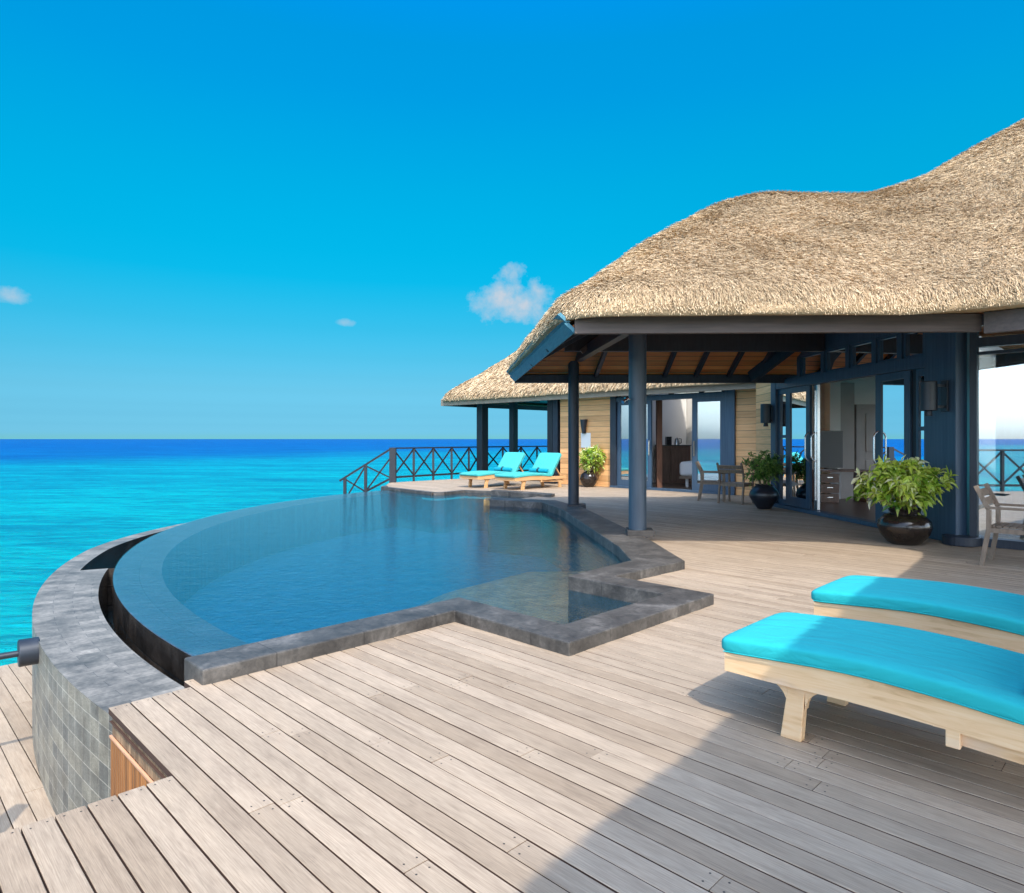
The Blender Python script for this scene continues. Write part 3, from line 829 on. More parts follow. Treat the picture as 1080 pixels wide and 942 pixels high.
def villa_z(x, y):
    dp, dm, dw = villa_fields(x, y)
    zr = smax(smax(0.675*dp, 0.83*dm, 0.55), 0.75*dw, 0.5)
    F = smax(smax(dp, dm, 0.5), dw, 0.55)
    return 2.69 + rnd_edge(F) + np.maximum(zr, 0) + und(x, y)*np.clip(F*2+.25, 0, 1)
def back_F(x, y):
    u, v = K*(x-y), K*(x+y)
    return smin(smin(v - 14.9, u + 18.75, 0.7), smin(21.2 - v, -4.0 - u, 1.0), 0.8)
def back_z(x, y):
    F = back_F(x, y)
    return 2.72 + rnd_edge(F, 0.22, 0.25) + 0.81*np.maximum(F, 0) + und(x, y)*np.clip(F*2+.25, 0, 1)

def roof_mesh(F, Z, x0, x1, y0, y1, d, zb, hole=None):
    xs = np.arange(x0, x1+d, d); ys = np.arange(y0, y1+d, d)
    X, Y = np.meshgrid(xs, ys, indexing='ij')
    V = F(X, Y); e = 1e-3
    nx, ny = X.shape
    used = np.zeros_like(V, bool)
    pos = V > 0
    cell = pos[:-1,:-1] | pos[1:,:-1] | pos[:-1,1:] | pos[1:,1:]
    if hole is not None: cell &= ~hole(X[:-1,:-1]+d/2, Y[:-1,:-1]+d/2)
    cu = np.zeros_like(V, bool)
    for a in (0, 1):
        for b in (0, 1): cu[a:nx-1+a, b:ny-1+b] |= cell
    out = cu & ~pos
    px, py = X.copy(), Y.copy()
    for _ in range(6):
        f = F(px, py); gx = (F(px+e, py)-F(px-e, py))/(2*e); gy = (F(px, py+e)-F(px, py-e))/(2*e)
        g2 = np.maximum(gx*gx+gy*gy, 0.2)
        px = np.where(out, px - f*gx/g2, px); py = np.where(out, py - f*gy/g2, py)
    pz = Z(px, py)
    idx = -np.ones_like(V, int); ids = np.argwhere(cu); idx[cu] = np.arange(len(ids))
    verts = np.stack([px[cu], py[cu], pz[cu]], 1)
    ci = np.argwhere(cell)
    faces = np.stack([idx[ci[:,0], ci[:,1]], idx[ci[:,0]+1, ci[:,1]], idx[ci[:,0]+1, ci[:,1]+1], idx[ci[:,0], ci[:,1]+1]], 1)
    # rim underside: boundary edges pulled inwards
    from collections import Counter
    cnt = Counter()
    for f in faces:
        for k in range(4):
            a, b = int(f[k]), int(f[(k+1) % 4]); cnt[(a, b)] += 1
    rim = [(a, b) for (a, b) in cnt if (b, a) not in cnt and F(verts[a,0], verts[a,1]) < 0.05]
    rv = sorted({a for e_ in rim for a in e_}); mp = {a: i for i, a in enumerate(rv)}
    P = verts[rv]
    gx = (F(P[:,0]+e, P[:,1])-F(P[:,0]-e, P[:,1]))/(2*e); gy = (F(P[:,0], P[:,1]+e)-F(P[:,0], P[:,1]-e))/(2*e)
    g = np.maximum(np.sqrt(gx*gx+gy*gy), 0.3)
    Q = np.stack([P[:,0]+gx/g*0.35, P[:,1]+gy/g*0.35, np.full(len(P), zb+0.05)], 1)
    n0 = len(verts)
    verts = np.concatenate([verts, Q])
    rf = [(b, a, n0+mp[a], n0+mp[b]) for a, b in rim]
    return verts, [tuple(int(q) for q in f) for f in faces] + rf

def straw(F, Z, n, box, keep, L=(0.14, 0.30), w=(0.006, 0.012), lift=(0.004, 0.03), spread=0.38, tone=0.0):
    """straw ends lying down the slope, as one vertex/face block"""
    x = rng.uniform(box[0], box[1], n); y = rng.uniform(box[2], box[3], n)
    # extra density right at the eave
    f = F(x, y); ok = (f > rng.uniform(0.03, 0.14, n)*(L[1] > 0.1)) & keep(x, y); x, y, f = x[ok], y[ok], f[ok]
    e = 4e-3
    gx = (Z(x+e, y)-Z(x-e, y))/(2*e); gy = (Z(x, y+e)-Z(x, y-e))/(2*e)
    gl = np.sqrt(gx*gx+gy*gy)+1e-9
    z = Z(x, y)
    cap = np.minimum(gl, 2.2)
    a = rng.normal(0, spread, len(x)) + 0.25*np.sin(x*3.1+y*1.7)
    dx0, dy0 = -gx/gl, -gy/gl
    dx, dy = dx0*np.cos(a)-dy0*np.sin(a), dx0*np.sin(a)+dy0*np.cos(a)
    dz = (gx*dx+gy*dy)*cap/gl
    D = np.stack([dx, dy, dz], 1); D /= np.linalg.norm(D, axis=1, keepdims=True)
    N = np.stack([-gx, -gy, np.ones_like(gx)], 1); N /= np.linalg.norm(N, axis=1, keepdims=True)
    Sd = np.cross(D, N); Sd /= np.linalg.norm(Sd, axis=1, keepdims=True)
    ln = rng.uniform(*L, len(x))[:,None]; wd = rng.uniform(*w, len(x))[:,None]/2; lf = rng.uniform(*lift, len(x))[:,None]
    P = np.stack([x, y, z], 1)
    roll = rng.normal(0, 0.5, len(x))[:,None]
    S2 = Sd*np.cos(roll) + N*np.sin(roll)
    A = P - D*ln*0.5 - N*0.004; B = P + D*ln*0.5 + N*lf
    v = np.stack([A-S2*wd, A+S2*wd, B+S2*wd*0.6, B-S2*wd*0.6], 1).reshape(-1, 3)
    r = np.clip(rng.beta(2.6, 2.0, len(x)) + tone, 0, 1); r = np.where(rng.random(len(x)) < 0.05, r*0.15, r)
    return v, r
def thatch_obj(name, parent, F, Z, ext, d, zb, blocks, hole=None):
    V, Fs = roof_mesh(F, Z, *ext, d, zb, hole)
    nshell = len(Fs)
    vv = [V]; rr = [np.full(nshell, 0.30)]
    off = len(V); quads = []
    for (v, r) in blocks:
        m = len(r); q = np.arange(m*4).reshape(m, 4) + off
        quads.append(q); vv.append(v); rr.append(r); off += len(v)
    V = np.concatenate(vv); r = np.concatenate(rr)
    allq = np.concatenate([np.array(Fs)] + quads)
    me = bpy.data.meshes.new(name)
    me.vertices.add(len(V)); me.vertices.foreach_set('co', V.astype(np.float32).ravel())
    nf = len(allq)
    me.loops.add(nf*4); me.loops.foreach_set('vertex_index', allq.astype(np.int32).ravel())
    me.polygons.add(nf); me.polygons.foreach_set('loop_start', np.arange(nf, dtype=np.int32)*4)
    me.update(calc_edges=True); me.validate()
    at = me.attributes.new('rnd', 'FLOAT', 'FACE'); 
    if len(at.data) == len(r): at.data.foreach_set('value', r.astype(np.float32))
    me.materials.append(M_thatch)
    sm = np.zeros(len(me.polygons), bool); sm[:nshell] = True
    me.polygons.foreach_set('use_smooth', sm)
    o = bpy.data.objects.new(name, me); C.objects.link(o)
    o.parent = parent; o.matrix_parent_inverse = Matrix.Translation(-parent.location)
    return o

villa = thing('thatched_villa', 'large thatched villa with open porch, blue glazed doors and tall round column', 'villa', (5.5, 11.0, 0))
seen = lambda x, y: (y < 11.2) & (y > 5.5) & (x < y*0.86) & (x > -0.4)
side = lambda x, y: (x < 1.6) & (y >= 10.0) & (y < 13.8)
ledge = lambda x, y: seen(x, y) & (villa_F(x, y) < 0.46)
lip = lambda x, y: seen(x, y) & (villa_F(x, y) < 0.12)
HV = lambda x, y: (x > np.where(y > 12.1, 6.8, 9.9)) & (x < 12.8) & (y > 11.2) & (y < 14.7)  # added unseen opening in the villa's back slope, lets daylight into the room
HB = lambda x, y: (K*(x-y) > -10.8) & (K*(x-y) < -7.0) & (K*(x+y) > 18.7) & (K*(x+y) < 19.8)  # another added roof opening, brings daylight to the pavilion bedroom
rest = lambda x, y: ~((y < 11.2) & (y > 5.5) & (x < y*0.86)) & ~HV(x, y)
blk = [straw(villa_F, villa_z, 420000, (-0.5, 17, -3, 18), rest, (0.14, 0.30), (0.010, 0.020)),
       straw(villa_F, villa_z, 640000, (-0.4, 9.6, 5.5, 11.2), seen, (0.10, 0.26), (0.004, 0.009), tone=-0.04),
       straw(villa_F, villa_z, 120000, (-0.4, 9.6, 5.5, 11.2), seen, (0.10, 0.2), (0.004, 0.008), (0.02, 0.06), 0.6),
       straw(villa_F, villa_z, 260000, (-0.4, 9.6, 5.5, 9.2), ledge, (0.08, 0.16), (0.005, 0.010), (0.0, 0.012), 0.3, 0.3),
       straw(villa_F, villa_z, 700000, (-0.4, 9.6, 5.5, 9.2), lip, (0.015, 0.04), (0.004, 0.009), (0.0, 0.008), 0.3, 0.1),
       straw(villa_F, villa_z, 40000, (-0.4, 1.6, 10.0, 13.8), side)]
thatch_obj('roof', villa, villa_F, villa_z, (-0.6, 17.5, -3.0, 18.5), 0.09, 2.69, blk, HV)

bed_wing = thing('bedroom_pavilion', 'smaller thatched pavilion with cedar cladding and sliding glass doors behind the porch', 'pavilion', (3.0, 19.5, 0))
bseen = lambda x, y: (x + y < 25.5) & (x < 4.5)
blip = lambda x, y: (x + y < 23) & (x < 4.5) & (back_F(x, y) < 0.12)
bl2 = [straw(back_F, back_z, 110000, (-4, 13, 12, 30), lambda x, y: ~((x + y < 25.5) & (x < 4.5)) & ~HB(x, y), (0.2, 0.4), (0.016, 0.03)),
       straw(back_F, back_z, 170000, (-3.2, 4.6, 15, 28), bseen, (0.22, 0.45), (0.014, 0.026), (0.01, 0.05)),
       straw(back_F, back_z, 220000, (-3.2, 4.6, 15, 28), blip, (0.05, 0.1), (0.01, 0.018), (0, 0.02), 0.25)]
thatch_obj('roof', bed_wing, back_F, back_z, (-4.5, 13.0, 12.5, 30.0), 0.12, 2.72, bl2, HB)

# ------------------------------------------------------------------ porch timber
def vp(name, mb, mat, parent=None, **kw): return mb.build(name, mat, parent if parent is not None else villa, **kw)
b = MB(); b.bar((0.68, 7.22, 2.635), (4.98, 7.07, 2.635), 0.07, 0.19); b.bar((0.70, 7.28, 2.60), (4.9, 7.13, 2.60), 0.05, 0.06)
vp('front_fascia', b, M_fascia, bevel=0.004)
b = MB(); b.bar(Vector((4.98, 7.00, 2.62)), Vector(UV(-0.05, 8.50, 2.62)), 0.07, 0.22)
vp('side_fascia', b, M_fascia, bevel=0.004)
# leaning blue boards along the left eave
b = MB()
for (o0, z0, z1) in ((0.0, 2.555, 2.655), (0.075, 2.659, 2.755)):
    a0, a1 = Vector((0.675 - o0*1.0, 7.22, z0)), Vector((0.57 - o0*1.0, 7.22, z1))
    c0, c1 = Vector((0.055 - o0, 13.4, z0)), Vector((-0.05 - o0, 13.4, z1))
    t = Vector((0.035, 0, 0.02))
    b.add([a0, a1, c1, c0, a0+t, a1+t, c1+t, c0+t], [(0,3,2,1),(4,5,6,7),(0,1,5,4),(2,3,7,6),(1,2,6,5),(3,0,4,7)])
vp('left_fascia', b, M_teal)
b = MB(); b.bar((0.05, 13.40, 2.61), (6.0, 13.42, 2.61), 0.12, 0.16); vp('rear_beam', b, M_navyd, bevel=0.005)
b = MB(); b.bar((0.95, 12.0, 3.16), (5.62, 12.0, 3.16), 0.14, 0.36); vp('cross_beam', b, M_blackw, bevel=0.006)
b = MB(); b.bar((0.95, 9.12, 3.03), (5.95, 9.06, 3.03), 0.16, 0.25); vp('cross_beam', b, M_blackw, bevel=0.006)
b = MB(); b.bar((1.70, 9.22, 3.01), (1.30, 13.0, 3.01), 0.14, 0.2); vp('side_beam', b, M_blackw, bevel=0.006)
b = MB(); b.bar((1.24, 11.9, 2.96), (1.75, 11.9, 3.36), 0.06, 0.09); vp('brace', b, M_fascia, bevel=0.004)
# ceiling boards follow the hips
def cz(x, y):
    dl = line_d(x, y, PA, PH)-0.22; df = line_d(x, y, PB, PA)-0.28; db = line_d(x, y, PH, PG)-0.18
    return 2.665 + 0.60*np.clip(np.minimum(np.minimum(dl, df), db), 0, 9)
xs = np.linspace(0.1, 6.6, 70); ys = np.linspace(7.25, 13.45, 70)
X, Y = np.meshgrid(xs, ys, indexing='ij')
X = np.maximum(X, 0.36 + (13.5-Y)*0.098 - 0.30 + 0.02)
Zc = cz(X, Y)
b = MB()
vs = [(float(X[i,j]), float(Y[i,j]), float(Zc[i,j])) for i in range(70) for j in range(70)]
b.add(vs, [(i*70+j, i*70+j+1, (i+1)*70+j+1, (i+1)*70+j) for i in range(69) for j in range(69)])
vp('ceiling', b, M_ceil)
for px in (629, 666, 702, 735, 770, 800):
    x0 = (px-540)/700*13.25
    b = MB(); 
    y1 = 11.2
    b.bar((x0, 13.33, float(cz(x0, 13.33))-0.06), (x0+0.12, y1, float(cz(x0+0.12, y1))-0.06), 0.07, 0.10)
    vp('rafter', b, M_navyd)
for yy in (8.9, 10.6):
    x0 = 0.62 - (yy-7.2)*0.098
    b = MB(); b.bar((x0, yy, float(cz(x0, yy))-0.06), (x0+1.7, yy+0.17, float(cz(x0+1.7, yy+0.17))-0.06), 0.07, 0.10); vp('rafter', b, M_navyd)
b = MB(); b.bar((4.80, 13.3, 2.64), (5.22, 12.45, 3.12), 0.12, 0.22); vp('valley_rafter', b, M_navyd)

# column and post
def column(parent, c, r, z0, z1, mat, pl=None):
    b = MB(); b.lathe([(r, z0), (r, z1)], (c[0], c[1], 0), 40)
    o = vp('column', b, mat, parent, smooth=True)
    if pl:
        q = MB(); q.box((c[0]+pl[3], c[1]+pl[4], (pl[1]+pl[2])/2), (pl[0], pl[0], pl[2]-pl[1]), R(-5.5))
        q.build('plinth', pl[5], o, bevel=0.008)
    return o
column(villa, (1.725, 9.12), 0.121, 0.09, 2.92, M_colm, (0.36, 0.086, 0.16, 0.03, 0.0, M_plinth))
b = MB(); b.lathe([(0.107, 0.09), (0.107, 3.15)], (1.215, 13.1, 0), 28)
o = vp('post', b, M_navyd, smooth=True)
b = MB(); b.box((1.27, 13.07, 0.06), (0.36, 0.36, 0.12), R(-5)); b.build('plinth', M_blackw, o, bevel=0.006)
for uv in ((1.35, -0.1), (1.3, 3.2), (1.2, 6.6)):
    column(villa, UV(*uv), 0.12, 0.0, 3.5, M_colm)

# spotlight fixed to the column
spl = thing('spotlight', 'small silver spotlight clamped to the tall round column', 'spotlight', (1.60, 9.06, 1.92))
b = MB(); b.tube([(1.61, 9.05, 1.935), (1.53, 9.0, 1.955)], 0.012, 8); b.build('arm', M_steel, spl)
b = MB(); b.tube([(1.575, 8.99, 1.95), (1.49, 8.93, 1.895)], [0.020, 0.024], 14); b.build('lamp_head', M_steel, spl, smooth=R(40))

# ------------------------------------------------------------------ glazed door front of the villa
def FX(y): return 6.9 - 0.1*y
def FP(y, off=0.0):
    """point on the door front at depth y; off moves it out towards the porch"""
    return (FX(y) - off*0.995, y - off*0.0995)
def fwall(mb, y0, y1, z0, z1, t=0.10, off=0.0, m=0, a=0.5):
    p, q = FP(y0, off), FP(y1, off); mb.wall(p, q, z0, z1, t, m, a)
b = MB()
fwall(b, 13.92, 9.45, 2.995, 3.75, 0.12); vp('upper_wall', b, M_navy)
b = MB(); fwall(b, 13.92, 9.45, 2.42, 2.60, 0.16, 0.0); vp('door_head', b, M_navy, bevel=0.005)
b = MB(); fwall(b, 13.92, 9.45, 0.003, 0.07, 0.22, 0.02); vp('threshold', b, M_navy, bevel=0.005)
b = MB(); fwall(b, 13.92, 13.72, 0.07, 3.0, 0.17, 0.003); vp('jamb', b, M_navy, bevel=0.005)
ty = [13.72, 12.87, 12.05, 11.30, 10.60, 10.0, 9.45]
for i in range(6):
    y0, y1 = ty[i], ty[i+1]
    b = MB()
    for ym in ((y0,) if i else ()): fwall(b, ym+0.045, ym-0.045, 2.60, 2.995, 0.13)
    fwall(b, y0-0.045, y0-0.10, 2.60, 2.995, 0.08); fwall(b, y1+0.10, y1+0.045, 2.60, 2.995, 0.08)
    fwall(b, y0-0.10, y1+0.10, 2.60, 2.635, 0.08); fwall(b, y0-0.10, y1+0.10, 2.96, 2.995, 0.08)
    w = vp('transom_window', b, M_navy)
    g = MB(); fwall(g, y0-0.10, y1+0.10, 2.635, 2.96, 0.012); g.build('pane', M_glasst, w)
def glazed(y0, y1, z0, z1, st, off, t=0.055, bot=0.18, name='door', mat=M_navy, gm=None, mid=None):
    b = MB()
    fwall(b, y0, y0-st, z0, z1, t, off); fwall(b, y1+st, y1, z0, z1, t, off)
    fwall(b, y0-st, y1+st, z1-0.11, z1, t, off); fwall(b, y0-st, y1+st, z0, z0+bot, t, off)
    if mid: fwall(b, y0-st, y1+st, mid-0.03, mid+0.03, t, off)
    o = vp(name, b, mat, bevel=0.003)
    g = MB(); fwall(g, y0-st, y1+st, z0+bot, z1-0.11, 0.012, off); g.build('glass_pane', gm or M_glass, o)
    return o
def pull(parent, y, off, z0=0.98, z1=1.52, dirn=1):
    b = MB()
    pts = []
    for t in np.linspace(0, 1, 15):
        s = math.sin(math.pi*t)
        k = min(1.0, 3.2*s)
        x, yy = FP(y, off + 0.075*k)
        pts.append((x, yy, z0 + (z1-z0)*t))
    b.tube(pts, 0.015, 10); b.build('handle', M_steel, parent, smooth=R(60))
glazed(13.72, 13.36, 0.07, 2.42, 0.06, 0.0, bot=0.10, name='side_light', gm=M_glasst, mid=1.45)
d1 = glazed(13.34, 12.50, 0.075, 2.415, 0.13, 0.02, name='sliding_door'); pull(d1, 12.52, 0.05)
d2 = glazed(12.48, 12.36, 0.075, 2.415, 0.03, -0.05, name='door_edge', mat=M_steel)
pull(d2, 12.40, 0.0)
d3 = glazed(10.59, 9.80, 0.075, 2.415, 0.13, 0.02, name='sliding_door'); pull(d3, 10.51, 0.05); 
d4 = glazed(9.70, 9.45, 0.07, 2.42, 0.05, 0.0, bot=0.10, name='side_light', gm=M_glass, mid=1.55)
b = MB(); fwall(b, 9.80, 9.70, 0.07, 2.42, 0.10, -0.03); vp('jamb', b, M_blackw)
# corner pier
b = MB()
pc = [FP(9.45, 0.10), FP(8.86, 0.10), (6.06, 8.84), (6.42, 9.2), (6.3, 9.5)]
b.prism(pc, 0.0, 3.5); vp('corner_pier', b, M_navy, bevel=0.01)
b = MB(); b.tube([(FX(8.95)-0.06, 8.78, 0.003), (FX(8.95)-0.06, 8.78, 0.12)], 0.22, 28); vp('pier_base', b, M_navyd, bevel=0.01)

# wall of glass to the right of the corner pier, running along the deck boards
def RP(s, off=0.0):
    """point on the right-hand window wall, s metres from the corner"""
    c = (6.05, 8.79)
    return (c[0] + K*s - K*off, c[1] - K*s - K*off)
def rwall(mb, s0, s1, z0, z1, t, off=0.0): mb.wall(RP(s0, off), RP(s1, off), z0, z1, t)
b = MB()
rwall(b, 0.02, 0.10, 0.0, 2.9, 0.14); rwall(b, 6.9, 7.0, 0.0, 2.9, 0.14)
rwall(b, 0.10, 6.9, 0.003, 0.11, 0.16); rwall(b, 0.10, 6.9, 2.50, 2.54, 0.10); rwall(b, 0.10, 6.9, 2.60, 2.72, 0.14); rwall(b, 0.10, 6.9, 2.88, 3.1, 0.14)
for s in (2.3, 4.6): rwall(b, s-0.04, s+0.04, 0.11, 2.60, 0.12)
for s in (1.2, 2.3, 3.45, 4.6, 5.75): rwall(b, s-0.03, s+0.03, 2.72, 2.88, 0.12)
pw = vp('picture_window', b, M_navyd)
g = MB(); rwall(g, 0.10, 6.9, 0.11, 2.50, 0.014); g.build('glass_pane', M_glassw, pw)
g = MB(); rwall(g, 0.10, 6.9, 2.54, 2.60, 0.014); rwall(g, 0.10, 6.9, 2.72, 2.88, 0.014); g.build('upper_pane', M_glasst, pw)
cu = MB(); n = 240
top = []; bot = []
for i in range(n+1):
    s = 0.25 + 4.4*i/n
    x, y = RP(s, -0.30 - 0.05*math.sin(s*38 + 1.5*math.sin(s*5)))
    top.append((x, y, 2.55)); bot.append((x, y, 0.12))
cu.strip(bot, top)
tag(cu.build('curtain', M_curt, smooth=True), 'white sheer curtain hanging behind the large right-hand window', 'curtain')
b = MB(); rwall(b, 0.0, 7.0, 3.1, 3.8, 0.14); vp('upper_wall', b, M_navyd)

# room behind the doors
b = MB(); b.prism([FP(13.9, -0.12), FP(9.45, -0.12), (6.4, 8.9), RP(7, -0.2), (16.5, 9.0), (12.0, 15.6), (6.0, 15.6)], 0.006, 0.024); vp('room_floor', b, M_floor)
b = MB(); 
xs_ = np.linspace(5.75, 12.2, 40); tops = 2.75 + 0.83*np.clip(villa_fields(xs_, np.full(40, 15.6))[1], 0.3, 3.2)
b.add([(float(x), 15.45, 0.0) for x in xs_] + [(float(x), 15.45, float(z)) for x, z in zip(xs_, tops)] + [(float(x), 15.55, 0.0) for x in xs_] + [(float(x), 15.55, float(z)) for x, z in zip(xs_, tops)],
      [(i, i+1, 41+i, 40+i) for i in range(39)] + [(80+i, 120+i, 121+i, 81+i) for i in range(39)] + [(40+i, 41+i, 121+i, 120+i) for i in range(39)]); 
vp('room_wall', b, M_plank)
b = MB(); b.wall((5.62, 14.0), (5.72, 15.45), 0.0, 3.4, 0.08); vp('side_wall', b, M_cedar)
b = MB(); b.prism([(5.4, 14.3), (6.0, 9.2), (6.5, 8.9), RP(7, -0.2), (16.5, 9.0), (14.0, 11.4), (5.6, 11.4)], 3.32, 3.36); vp('room_ceiling', b, M_ceil)
b = MB(); b.box((7.40, 15.32, 1.5), (0.24, 0.26, 3.0)); vp('white_pilaster', b, M_whitew)
b = MB(); b.box((7.72, 15.40, 1.35), (0.38, 0.14, 2.7)); vp('wall_panel', b, M_greyd)
b = MB()
b.box((8.02, 15.41, 1.1), (0.10, 0.10, 2.2)); b.box((9.0, 15.41, 1.1), (0.10, 0.10, 2.2)); b.box((8.51, 15.41, 2.15), (0.88, 0.10, 0.10)); b.box((8.51, 15.43, 1.05), (0.88, 0.05, 2.1))
dd = vp('interior_door', b, M_greyd, bevel=0.004)
b = MB(); b.box((8.51, 15.40, 0.55), (0.6, 0.02, 0.7)); b.box((8.51, 15.40, 1.55), (0.6, 0.02, 0.9)); b.build('raised_panels', M_greyd, dd, bevel=0.006)

desk = thing('writing_desk', 'brown wooden desk with two drawers just inside the open villa doors', 'desk', (7.0, 14.6, 0.024))
b = MB(); b.box((7.15, 14.6, 0.705), (1.15, 0.6, 0.04)); b.build('desktop', M_desk, desk, bevel=0.004)
b = MB(); b.box((6.62, 14.6, 0.355), (0.05, 0.56, 0.66)); b.build('side_panel', M_desk, desk)
b = MB(); b.box((7.68, 14.6, 0.355), (0.05, 0.56, 0.66)); b.build('side_panel', M_desk, desk)
for z in (0.55, 0.33, 0.12):
    b = MB(); b.box((6.86, 14.34, z), (0.40, 0.03, 0.19)); dr = b.build('drawer', M_desk, desk, bevel=0.004)
    b = MB(); b.box((6.86, 14.318, z+0.02), (0.12, 0.014, 0.016)); b.build('handle', M_steel, dr)
tv = thing('television', 'dark flat television screen standing on the desk indoors', 'television', (7.05, 14.66, 0.726))
b = MB(); b.box((7.05, 14.68, 1.17), (0.52, 0.04, 0.82)); b.build('casing', M_black, tv, bevel=0.004)
b = MB(); b.box((7.05, 14.657, 1.17), (0.48, 0.008, 0.77)); b.build('screen', M_screen, tv)
b = MB(); b.box((7.05, 14.68, 0.741), (0.22, 0.16, 0.028)); b.build('stand', M_black, tv)
pp = MB(); pp.box((6.80, 14.50, 0.7285), (0.22, 0.30, 0.005), 0.2)
tag(pp.build('paper_sheet', M_whitew), 'white sheet of paper lying on the desk indoors', 'paper')

# ------------------------------------------------------------------ sconces
def sconce_mesh(parent, h=0.40, r=0.105):
    b = MB(); b.lathe([(0.0, -h/2), (r*0.9, -h/2), (r, -h/2+0.01), (r, h/2-0.01), (r*0.9, h/2), (r*0.86, h/2-0.03), (0.0, h/2-0.03)], (0,0,0), 28)
    b.build('lamp_shade', M_metalb, parent, smooth=R(40))
    b = MB(); b.box((0.235, 0, 0), (0.03, 0.12, h*1.05)); b.build('back_plate', M_metalb, parent, bevel=0.004)
    for z in (-h*0.36, h*0.36):
        b = MB(); b.box((0.16, 0, z), (0.13, 0.05, 0.035)); b.build('arm', M_metalb, parent)
    b = MB(); b.lathe([(0.0, -0.07), (0.05, -0.07), (0.04, 0.0), (0, 0)], (0, 0, -h/2), 16); b.build('finial', M_metalb, parent, smooth=R(40))
def place(o, x, y, z, rz): o.location = (x, y, z); o.rotation_euler = (0, 0, rz)
sc1 = thing('wall_lamp', 'black cylindrical wall lamp on the blue corner pier beside the glass doors', 'wall lamp', (0,0,0), 'cylindrical wall lamps')
sconce_mesh(sc1)
px_, py_ = FP(9.03, 0.355)
sc2 = copy_tree(sc1, (5.30, 13.86, 1.93), R(5), 'black cylindrical wall lamp beside the cedar wall at the left end of the villa doors')
place(sc1, px_, py_, 1.98, R(5))
# ------------------------------------------------------------------ bedroom pavilion front (runs along the boards)
VB = 15.67
def BU(px):
    r = (px-540)/700; return VB*(r-1)/(1+r)
def bwall(mb, u0, u1, z0, z1, t=0.1, off=0.0, m=0):
    mb.wall(UV(u0, VB-off), UV(u1, VB-off), z0, z1, t, m)
bp = lambda n, mb, mat, **kw: mb.build(n, mat, bed_wing, **kw)
zH = 2.46
b = MB(); bwall(b, BU(592), BU(646), 0.0, 2.9, 0.10); bp('cedar_wall', b, M_cedar)
b = MB(); bwall(b, BU(777), BU(835), 0.0, 3.2, 0.10); bp('cedar_wall', b, M_cedar)
b = MB(); bwall(b, BU(646), BU(652), 0.0, 2.75, 0.2, 0.02); bp('door_jamb', b, M_navyd)
b = MB(); bwall(b, BU(766), BU(777), 0.0, 2.75, 0.2, 0.02); bp('door_jamb', b, M_navy)
b = MB(); bwall(b, BU(652), BU(766), zH, zH+0.12, 0.18, 0.01); bp('door_head', b, M_navy)
b = MB(); bwall(b, BU(652), BU(766), zH+0.30, 2.95, 0.16, 0.0); bp('upper_wall', b, M_navyd)
tp = (652, 680, 708, 740, 764)
for pa_, pb_ in zip(tp[:-1], tp[1:]):
    b = MB(); u0, u1 = BU(pa_), BU(pb_)
    bwall(b, u0+0.005, u0+0.05, zH+0.12, zH+0.30, 0.12); bwall(b, u1-0.05, u1-0.005, zH+0.12, zH+0.30, 0.12)
    bwall(b, u0+0.005, u1-0.005, zH+0.122, zH+0.14, 0.10); bwall(b, u0+0.005, u1-0.005, zH+0.28, zH+0.298, 0.10)
    tw = bp('transom_window', b, M_navyd)
    g = MB(); bwall(g, u0+0.05, u1-0.05, zH+0.12, zH+0.30, 0.012); g.build('pane', M_glasst, tw)
b = MB(); bwall(b, BU(646), BU(777), 0.003, 0.06, 0.24, 0.02); bp('threshold', b, M_navy)
def bdoor(p0, p1, off, st=0.10, mat=M_navy, hside=None, gm=None):
    u0, u1 = BU(p0), BU(p1); b = MB()
    bwall(b, u0, u0+st, 0.06, zH, 0.05, off); bwall(b, u1-st, u1, 0.06, zH, 0.05, off)
    bwall(b, u0+st, u1-st, zH-0.1, zH, 0.05, off); bwall(b, u0+st, u1-st, 0.06, 0.24, 0.05, off)
    o = bp('sliding_door', b, mat)
    g = MB(); bwall(g, u0+st, u1-st, 0.24, zH-0.1, 0.012, off); g.build('glass_pane', gm or M_glass, o)
    if hside is not None:
        uh = u0+st/2 if hside == 0 else u1-st/2
        h = MB(); h.bar(UV(uh, VB-off-0.06, 0.95), UV(uh, VB-off-0.06, 1.35), 0.03, 0.03, (0,1,0)); h.build('handle', M_steel, o)
    return o
bdoor(652, 688, 0.03, 0.12, hside=1)
bdoor(731, 766, 0.03, 0.14, hside=0)
# room behind
b = MB(); b.prism([UV(BU(640), VB+0.12), UV(BU(790), VB+0.12), UV(BU(790)+1.2, 20.2), UV(BU(640)-1.0, 20.2)], 0.006, 0.02); bp('room_floor', b, M_floor)
b = MB()
b.wall(UV(-13.2, 20.2), UV(-6.0, 20.2), 0, 3.8, 0.1); b.wall(UV(BU(648), VB+0.1), UV(BU(648)-0.3, 20.1), 0, 3.2, 0.08); b.wall(UV(-6.2, VB+0.1), UV(-6.2, 20.1), 0, 3.2, 0.08)
bp('room_wall', b, M_plank)
b = MB(); b.prism([UV(-13.4, VB-0.05), UV(-5.9, VB-0.05), UV(-5.9, 17.3), UV(-13.4, 17.3)], 3.0, 3.04); bp('room_ceiling', b, M_whitew)
b = MB(); b.wall(UV(BU(592)+0.05, VB+0.06), UV(BU(592)+0.05, 20.2), 0, 2.95, 0.1); bp('end_wall', b, M_navyd)
b = MB(); cd = [UV(BU(686), VB+0.3), UV(BU(689), VB+0.42)]; b.wall(cd[0], cd[1], 0.02, 2.5, 0.10); bp('curtain_panel', b, M_desk)

